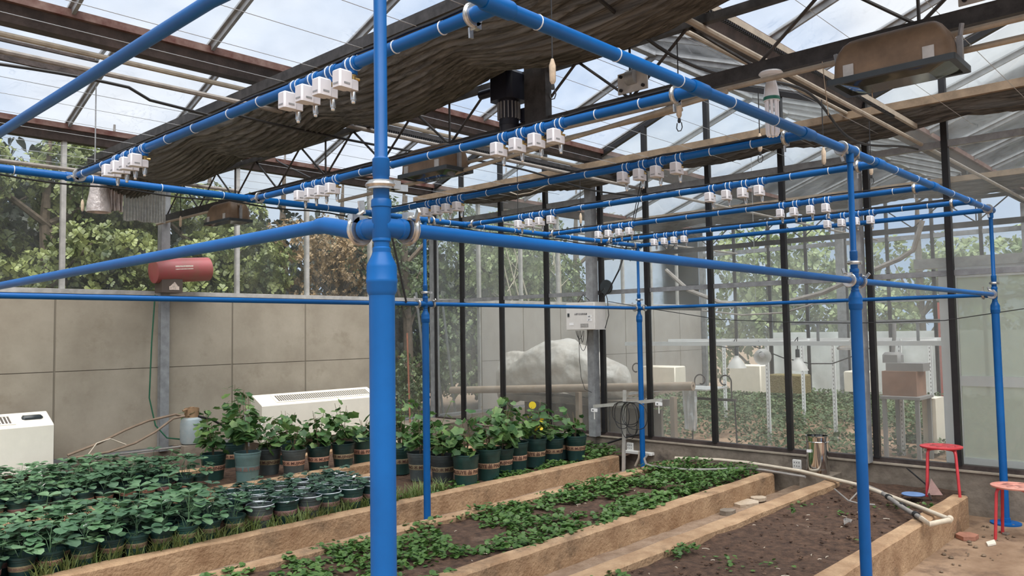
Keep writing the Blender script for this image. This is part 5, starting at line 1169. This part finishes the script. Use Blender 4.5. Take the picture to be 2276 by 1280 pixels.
for x_, pa_, pb_, nm, m_, lab, cat in ((13.2, (1425, 858), (1500, 815), 'foam_box', 'cream_box', 'cream foam box behind the cardboard tube', 'box'), (14.2, (1622, 870), (1690, 812), 'foam_box', 'cream_box', 'cream foam box below the first hanging heat lamp', 'box'),
        (13.6, (1706, 872), (1782, 834), 'hay_bale', 'hay', 'shaggy hay block among the ground plants', 'hay bale'), (14.4, (1876, 870), (1930, 826), 'foam_box', 'cream_box', 'pale foam box half behind the rack by the blue post', 'box')):
    mb_, lc_ = px_box(x_, .4, pa_, pb_); solo(mb_, nm, m_, lab, cat, lc_)
# perforated-angle rack with heat lamps
ar = thing('angle_rack', 'white perforated angle-iron rack standing behind the partition', 'rack', (9.5, 4, .2))
ptm = MATS['white_frame']
for px, py in ((1613, 945), (1710, 985), (1788, 955), (1858, 985), (2008, 1010), (2075, 980)):
    q = atz(px, py, .16); p_ = part(MB().box(q.x - .003, q.x, q.y - .02, q.y + .02, .08, 1.50).box(q.x - .003, q.x + .035, q.y - .02, q.y - .017, .08, 1.50), 'upright', 'white_frame', ar, False)
    hm = MB()
    for k in range(26): hm.cbox((q.x - .0035, q.y, .16 + k * .05), (.001, .010, .022))
    part(hm, 'slot_holes', 'grey_box', p_, False)
q1, q2 = atx(1390, 757, 8.8), atx(2100, 757, 8.8)
part(MB().beam((8.8, q1.y, 1.47), (8.8, q2.y, 1.47), .03, .05), 'top_rail', 'white_frame', ar); part(MB().beam((10.15, 6.3, 1.49), (10.15, 2.6, 1.49), .03, .04), 'top_rail', 'white_frame', ar)
for y in (5.3, 4.2, 3.4, 2.7): part(MB().beam((8.8, y, 1.48), (10.15, y, 1.48), .025, .025), 'cross_rail', 'white_frame', ar)
part(MB().beam((8.95, 3.9, atx(1820, 717, 8.95).z), (8.95, 2.3, atx(2090, 713, 8.95).z), .03, .04), 'upper_rail', 'galv', ar)
for y in (3.6, 2.55): part(MB().beam((8.95, y, 1.48), (8.95, y, 1.70), .025, .025), 'upper_post', 'galv', ar)
def heat_lamp(px, py, x, label, tiltv=(0, 0, -1), r=.115):
    c = atx(px, py, x); t = thing('heat_lamp', label, 'lamp', tuple(c), 'heat lamps hung from the rack'); a = Vector(tiltv).normalized()
    part(MB().lathe([(.022, -.02), (.028, .0), (.055, .03), (.085, .07), (r, .13), (r + .004, .135)], 22, c, a, cap=False), 'shade', 'shade_white', t)
    part(MB().lathe([(.02, -.11), (.024, -.1), (.024, -.01)], 12, c, a), 'socket', 'lamp_rim', t)
    part(MB().lathe([(.02, 0), (.035, .05), (.03, .08), (0, .095)], 12, c, a), 'bulb', 'cfl_white', t)
    part(MB().tube([c - a * .1, c - a * .2 + Vector((.02, 0, .05)), Vector((c.x, c.y + .03, 1.49))], .006, 6), 'cord', 'black_rubber', t)
heat_lamp(1637, 793, 9.0, 'clear bell-shaped heat lamp hanging over the cream box'); heat_lamp(1773, 797, 9.0, 'clear bell-shaped heat lamp hanging over the hay block'); heat_lamp(1692, 786, 9.2, 'round heat lamp tilted on its side under the rack rail', (-.8, -.5, -.25), .10)
hose([atx(a, b_, 9.3) for a, b_ in ((1590, 768), (1620, 773), (1665, 765), (1740, 795), (1800, 808), (1850, 808), (1900, 790), (1930, 770))], .007, 'black_rubber', 'black power cord looping under the rack rail', 'cable', 'cable')
# table with crates and a camera-like device
tb = thing('work_table', 'dark table carrying wooden crates beyond the partition', 'table', (9.6, 3.1, .2)); t0 = atx(1955, 880, 9.4); t1 = atx(2045, 880, 9.4)
part(MB().box(9.4, 9.9, t1.y, t0.y, t0.z - .03, t0.z), 'top', 'grey_box', tb)
for x in (9.43, 9.87):
    for y in (t1.y + .04, t0.y - .04): part(MB().box(x - .02, x + .02, y - .02, y + .02, .12, t0.z - .03), 'leg', 'grey_box', tb)
zt1 = t0.z; zt2 = atx(1990, 825, 9.5).z; solo(MB().box(9.5, 9.85, t1.y + .06, t0.y, zt1, zt2), 'wooden_crate', 'brown_box', 'brown wooden crate on the table beyond the partition', 'crate', (9.6, 3.1, zt1))
zt3 = atx(1990, 807, 9.55).z; solo(MB().box(9.55, 9.8, t1.y, t0.y - .03, zt2, zt3), 'cardboard_box', 'grey_box', 'flat grey box lying on the brown crate', 'box', (9.6, 3.1, zt2))
dv = thing('weather_sensor', 'grey sensor head on a thick stem above the flat grey box', 'sensor', (9.68, 3.05, zt3)); c = atx(1985, 800, 9.68)
part(MB().bevbox(9.6, 9.76, c.y - .10, c.y + .10, zt3, zt3 + .12, .03), 'head', 'grey_box', dv); part(MB().tube([(9.68, c.y, zt3 + .1), (9.66, c.y - .03, zt3 + .3), (9.68, c.y - .03, 1.72)], .022, 8), 'stem', 'grey_box', dv)
solo(MB().box(9.9, 10.25, atx(2085, 900, 10).y, atx(2055, 900, 10).y, .2, atx(2070, 884, 10).z), 'foam_bin', 'cream_box', 'white foam bin behind the rack by the door', 'box', (10, 2.6, .2))
for k, (px, py) in enumerate(((2035, 985), (2085, 975), (1900, 945))):
    q = atz(px, py, .18); solo(MB().lathe([(.14, .08), (.17, .26), (.18, .27), (.16, .26), (.15, .2), (0, .2)], 16, (q.x, q.y, 0)), 'black_tub', 'lamp_rim', 'low black plastic tub on the earth bed beyond the partition', 'tub', (q.x, q.y, .08), 'black tubs beyond the partition')
solo(MB().lathe([(.16, 1.4), (.17, 1.42), (.0, 1.52)], 18, (8.9, 3.2, 0)), 'rack_cover', 'clear_film', 'clear domed cover on the rack rail', 'cover', (8.9, 3.2, 1.4))
# canvas duct drooping from the rear roof
hose([atx(a, b_, 10.0) for a, b_ in ((1480, 600), (1530, 645), (1600, 672), (1680, 678), (1760, 668), (1830, 650), (1890, 622), (1940, 600), (2000, 575), (2030, 555), (2050, 490))], .030, 'pipe_grey', 'thick drooping grey duct in the compartment beyond the partition', 'duct', 'air_duct')
hose([atx(a, b_, 10.2) for a, b_ in ((1560, 690), (1650, 700), (1740, 695), (1800, 678), (1840, 660))], .012, 'pipe_grey', 'thin grey hose drooping under the duct')
for px_, py_, x_, lab in ((1680, 678, 10.0, 'thin wire holding up the sagging middle of the grey duct'), (1940, 600, 10.0, 'thin wire holding up the rising end of the grey duct'), (1740, 695, 10.2, 'thin wire holding up the small grey hose')):
    q = atx(px_, py_, x_); solo(MB().tube([q, (q.x, q.y, roofz(q.y) - .02)], .0035, 5), 'hanger_wire', 'wire_steel', lab, 'wire', tuple(q), 'wires under the rear roof')
# pipes and a second truss line deeper in the rear roof
for y, z, lab in ((5.12, 3.29, 'grey pipe under the rear roof, middle span'), (2.11, 3.29, 'grey pipe under the rear roof beside the door'), (8.0, 3.25, 'grey pipe under the rear roof by the tree-side glass')): line_along_x('heating_pipe', 'pipe_grey', y, z, .018, lab, 'pipe', XB + .1, XE - .1)
# white sheeting and a red post outside the far end wall
V = []; nn = 60
drape('plastic_sheeting', 'sheet_white', 'long white plastic sheeting hung outside the far end wall', 'sheeting', (17.6, 8.2, 0), (17.6, 1.0, 0), .0, atx(1800, 738, 17.6).z, .06, 9, 4)
solo(MB().box(16.6, 16.72, atx(2085, 750, 16.6).y - .05, atx(2085, 750, 16.6).y + .05, -.2, atx(2085, 672, 16.6).z), 'red_post', 'red_post', 'red post outside the far end wall', 'post', (16.6, 3.8, -.2))

# ================================================================== TREES OUTSIDE
def rosette(nl, L, Wd, lift):
    """whorl of spoon-shaped leaves"""
    V = []; F = []
    for k in range(nl):
        a = 2 * math.pi * k / nl + .3 * (k % 2); c, s = math.cos(a), math.sin(a); b0 = len(V); q = .8 + .3 * (k % 3) / 2
        for r, w, z in ((.08, 0, 0), (.5, .34, .42), (.5, -.34, .42), (.82, .46, .62), (.82, -.46, .62), (1, 0, .66)): V.append((L * q * r * c - Wd * w * s, L * q * r * s + Wd * w * c, lift * L * z))
        F += [(b0, b0 + 2, b0 + 1), (b0 + 1, b0 + 2, b0 + 4), (b0 + 1, b0 + 4, b0 + 3), (b0 + 3, b0 + 4, b0 + 5)]
    return np.array(V), np.array(F)
ROS = rosette(7, .115, .062, .55)
def face_out(dirs, jitter):
    n = len(dirs); d = dirs + rng.normal(0, jitter, (n, 3)); d /= np.linalg.norm(d, axis=1)[:, None]
    h = np.where(np.abs(d[:, 2:3]) < .9, np.array([[0, 0, 1.]]), np.array([[1., 0, 0]])); a = np.cross(h, d); a /= np.linalg.norm(a, axis=1)[:, None]; b_ = np.cross(d, a)
    return np.stack([a, b_, d], -1)
def tree(loc, hgt, blobs, n, m, label, s0=.7, s1=1.3, trunk='bark', group='trees outside the tree-side wall', name='broadleaf_tree', jit=.6):
    """blobs: (dx, dy, z, rx, ry, rz) ellipsoids of foliage around the trunk"""
    t = thing(name, label, 'tree', loc, group)
    tm = MB(); tm.tube([(0, 0, -.2), (.05, .05, hgt * .35), (-.05, .02, hgt * .7), (0, 0, hgt * .95)], [.13, .10, .07, .02], 8)
    for bx_, by_, bz, rx, ry, rz in blobs: tm.tube([(0, 0, max(.2, bz - rz * 1.3)), (bx_ * .6, by_ * .6, bz - rz * .3), (bx_, by_, bz + rz * .3)], [.05, .035, .012], 6)
    link('trunk', tm.mesh('trunk'), trunk, t)
    P = []; D = []; vol = np.array([b_[3] * b_[5] for b_ in blobs]); cnt = np.maximum(1, (n * vol / vol.sum()).astype(int))
    for (bx_, by_, bz, rx, ry, rz), c in zip(blobs, cnt):
        d = rng.normal(0, 1, (c, 3)); d /= np.linalg.norm(d, axis=1)[:, None]; rr = rng.uniform(.55, 1.02, (c, 1)) ** .7
        P.append(np.array([bx_, by_, bz]) + d * rr * np.array([rx, ry, rz])); D.append(d)
    P = np.vstack(P); D = np.vstack(D); D[:, 2] += .35
    V, F = scatter(ROS[0], ROS[1], P, face_out(D, jit), rng.uniform(s0, s1, len(P))); o_ = link('foliage', npmesh('foliage', V, F), m, t); o_['kind'] = 'stuff'; return t
def blob_set(n, w, z0, z1, r0, r1, dy=.5):
    return [(random.uniform(-w, w), random.uniform(-dy, dy), random.uniform(z0, z1), random.uniform(r0, r1), random.uniform(r0, r1) * .8, random.uniform(r0, r1) * .8) for _ in range(n)]
random.seed(21)
tree((1.2, 12.0, -.26), 5, blob_set(14, 1.3, 1.6, 4.3, .45, .85), 5200, 'tree_leaf_a', 'glossy evergreen with yellow-green rosettes behind the left radiator', .5, .95)
tree((3.6, 12.0, -.26), 5, blob_set(15, 1.4, 1.6, 4.4, .45, .85), 5600, 'tree_leaf_a', 'glossy evergreen with bright rosettes behind the red blower heater', .5, .95)
tree((6.0, 12.2, -.26), 5, blob_set(13, 1.2, 1.6, 4.0, .45, .8), 4800, 'tree_leaf_a', 'glossy evergreen behind the second span of the tree-side wall', .5, .95)
tree((8.7, 12.4, -.26), 5, blob_set(12, .9, 1.2, 3.8, .4, .7), 2000, 'tree_leaf_c', 'rust-brown leaved tree outside near the large blue post', .35, .65, jit=1)
tree((10.4, 12.6, -.26), 5, blob_set(14, 1.3, .8, 4.2, .5, .9), 1900, 'tree_leaf_b', 'dark bushy tree outside the partition corner', .5, .9)
tree((13.2, 12.4, -.26), 6, blob_set(16, 1.5, .8, 4.8, .6, 1.0), 2200, 'tree_leaf_d', 'pale yellow-green tree outside the compartment beyond the partition', .5, .9)
tree((16.3, 12.8, -.26), 6, blob_set(15, 1.5, .8, 4.6, .6, 1.0), 1900, 'tree_leaf_b', 'dull green tree outside near the far end wall', .6, 1.0)
for k, x in enumerate((-1.5, 2.2, 5.4, 8.8, 12.0, 15.6)):
    tree((x, 14.6, -.26), 6, blob_set(12, 2.0, .8, 3.7 + .5 * (k % 2), .9, 1.4, .6), 1500, 'tree_leaf_dark', 'dark evergreen in the back row outside the tree-side wall', 1.2, 2.2, group='back row of dark evergreens')
for k, (x, y) in enumerate(((20.5, 9.5), (21.5, 6.0), (21.0, 2.5), (21.5, -1.5))):
    tree((x, y, -.26), 6, blob_set(12, 1.6, .8, 4.0, .8, 1.3, 1.6), 1300, 'tree_leaf_d', ('pale tree beyond the far end wall at its tree side', 'pale tree beyond the far end wall behind the sheeting', 'pale tree beyond the far end wall near the red post', 'pale tree beyond the far end wall towards the door')[k], 1.0, 1.8, group='pale trees beyond the far end wall')
# bare pale stems in front of the outer trees
for k, (x, dx) in enumerate(((12.2, -.6), (12.6, -.9), (13.0, .5), (12.9, -1.1), (13.5, -.4))):
    m = MB(); base = Vector((x, 10.9, -.26)); top = base + Vector((dx, .2, 3.6 + .2 * k)); m.tube([base, base.lerp(top, .5) + Vector((.15, 0, 0)), top], [.03, .022, .008], 6)
    for j in range(3): c = base.lerp(top, .5 + .13 * j); m.tube([c, c + Vector((random.uniform(-.6, .6), .1, random.uniform(.3, .8)))], [.010, .004], 5)
    solo(m, 'bare_stem', 'pale_bark', 'bare pale sapling stem outside the compartment beyond the partition', 'sapling', tuple(base), 'bare saplings')
for k, (x, z) in enumerate(((8.35, 2.3), (8.5, 2.0), (8.65, 1.9), (8.9, 2.2))):
    solo(MB().tube([(x, 9.5, -.2), (x - .25, 9.6, z)], .02, 6), 'leaning_pole', 'galv', 'grey pole leaning outside the partition corner', 'pole', (x, 9.5, -.2), 'poles leaning outside')
solo(MB().tube([aty(905, 740, 8.6), aty(912, 960, 8.6)], .012, 6), 'cane', 'brick_red', 'thin reddish cane standing in the partition corner', 'cane', tuple(aty(912, 960, 8.6)))
bush = thing('low_bush', 'grey-green bush outside the partition corner', 'bush', (7.9, 10.4, -.26)); link('stem', MB().tube([(0, 0, 0), (.05, 0, .8)], .03, 6).mesh('stem'), 'bark', bush)
d = rng.normal(0, 1, (900, 3)); d /= np.linalg.norm(d, axis=1)[:, None]; P = np.array([0, 0, .95]) + d * rng.uniform(.4, 1, (900, 1)) * np.array([.9, .5, .95]); V, F = scatter(ROS[0], ROS[1], P, face_out(d, .8), rng.uniform(.35, .7, 900)); o = link('foliage', npmesh('foliage', V, F), 'tree_leaf_b', bush); o['kind'] = 'stuff'
bpy.context.view_layer.update()
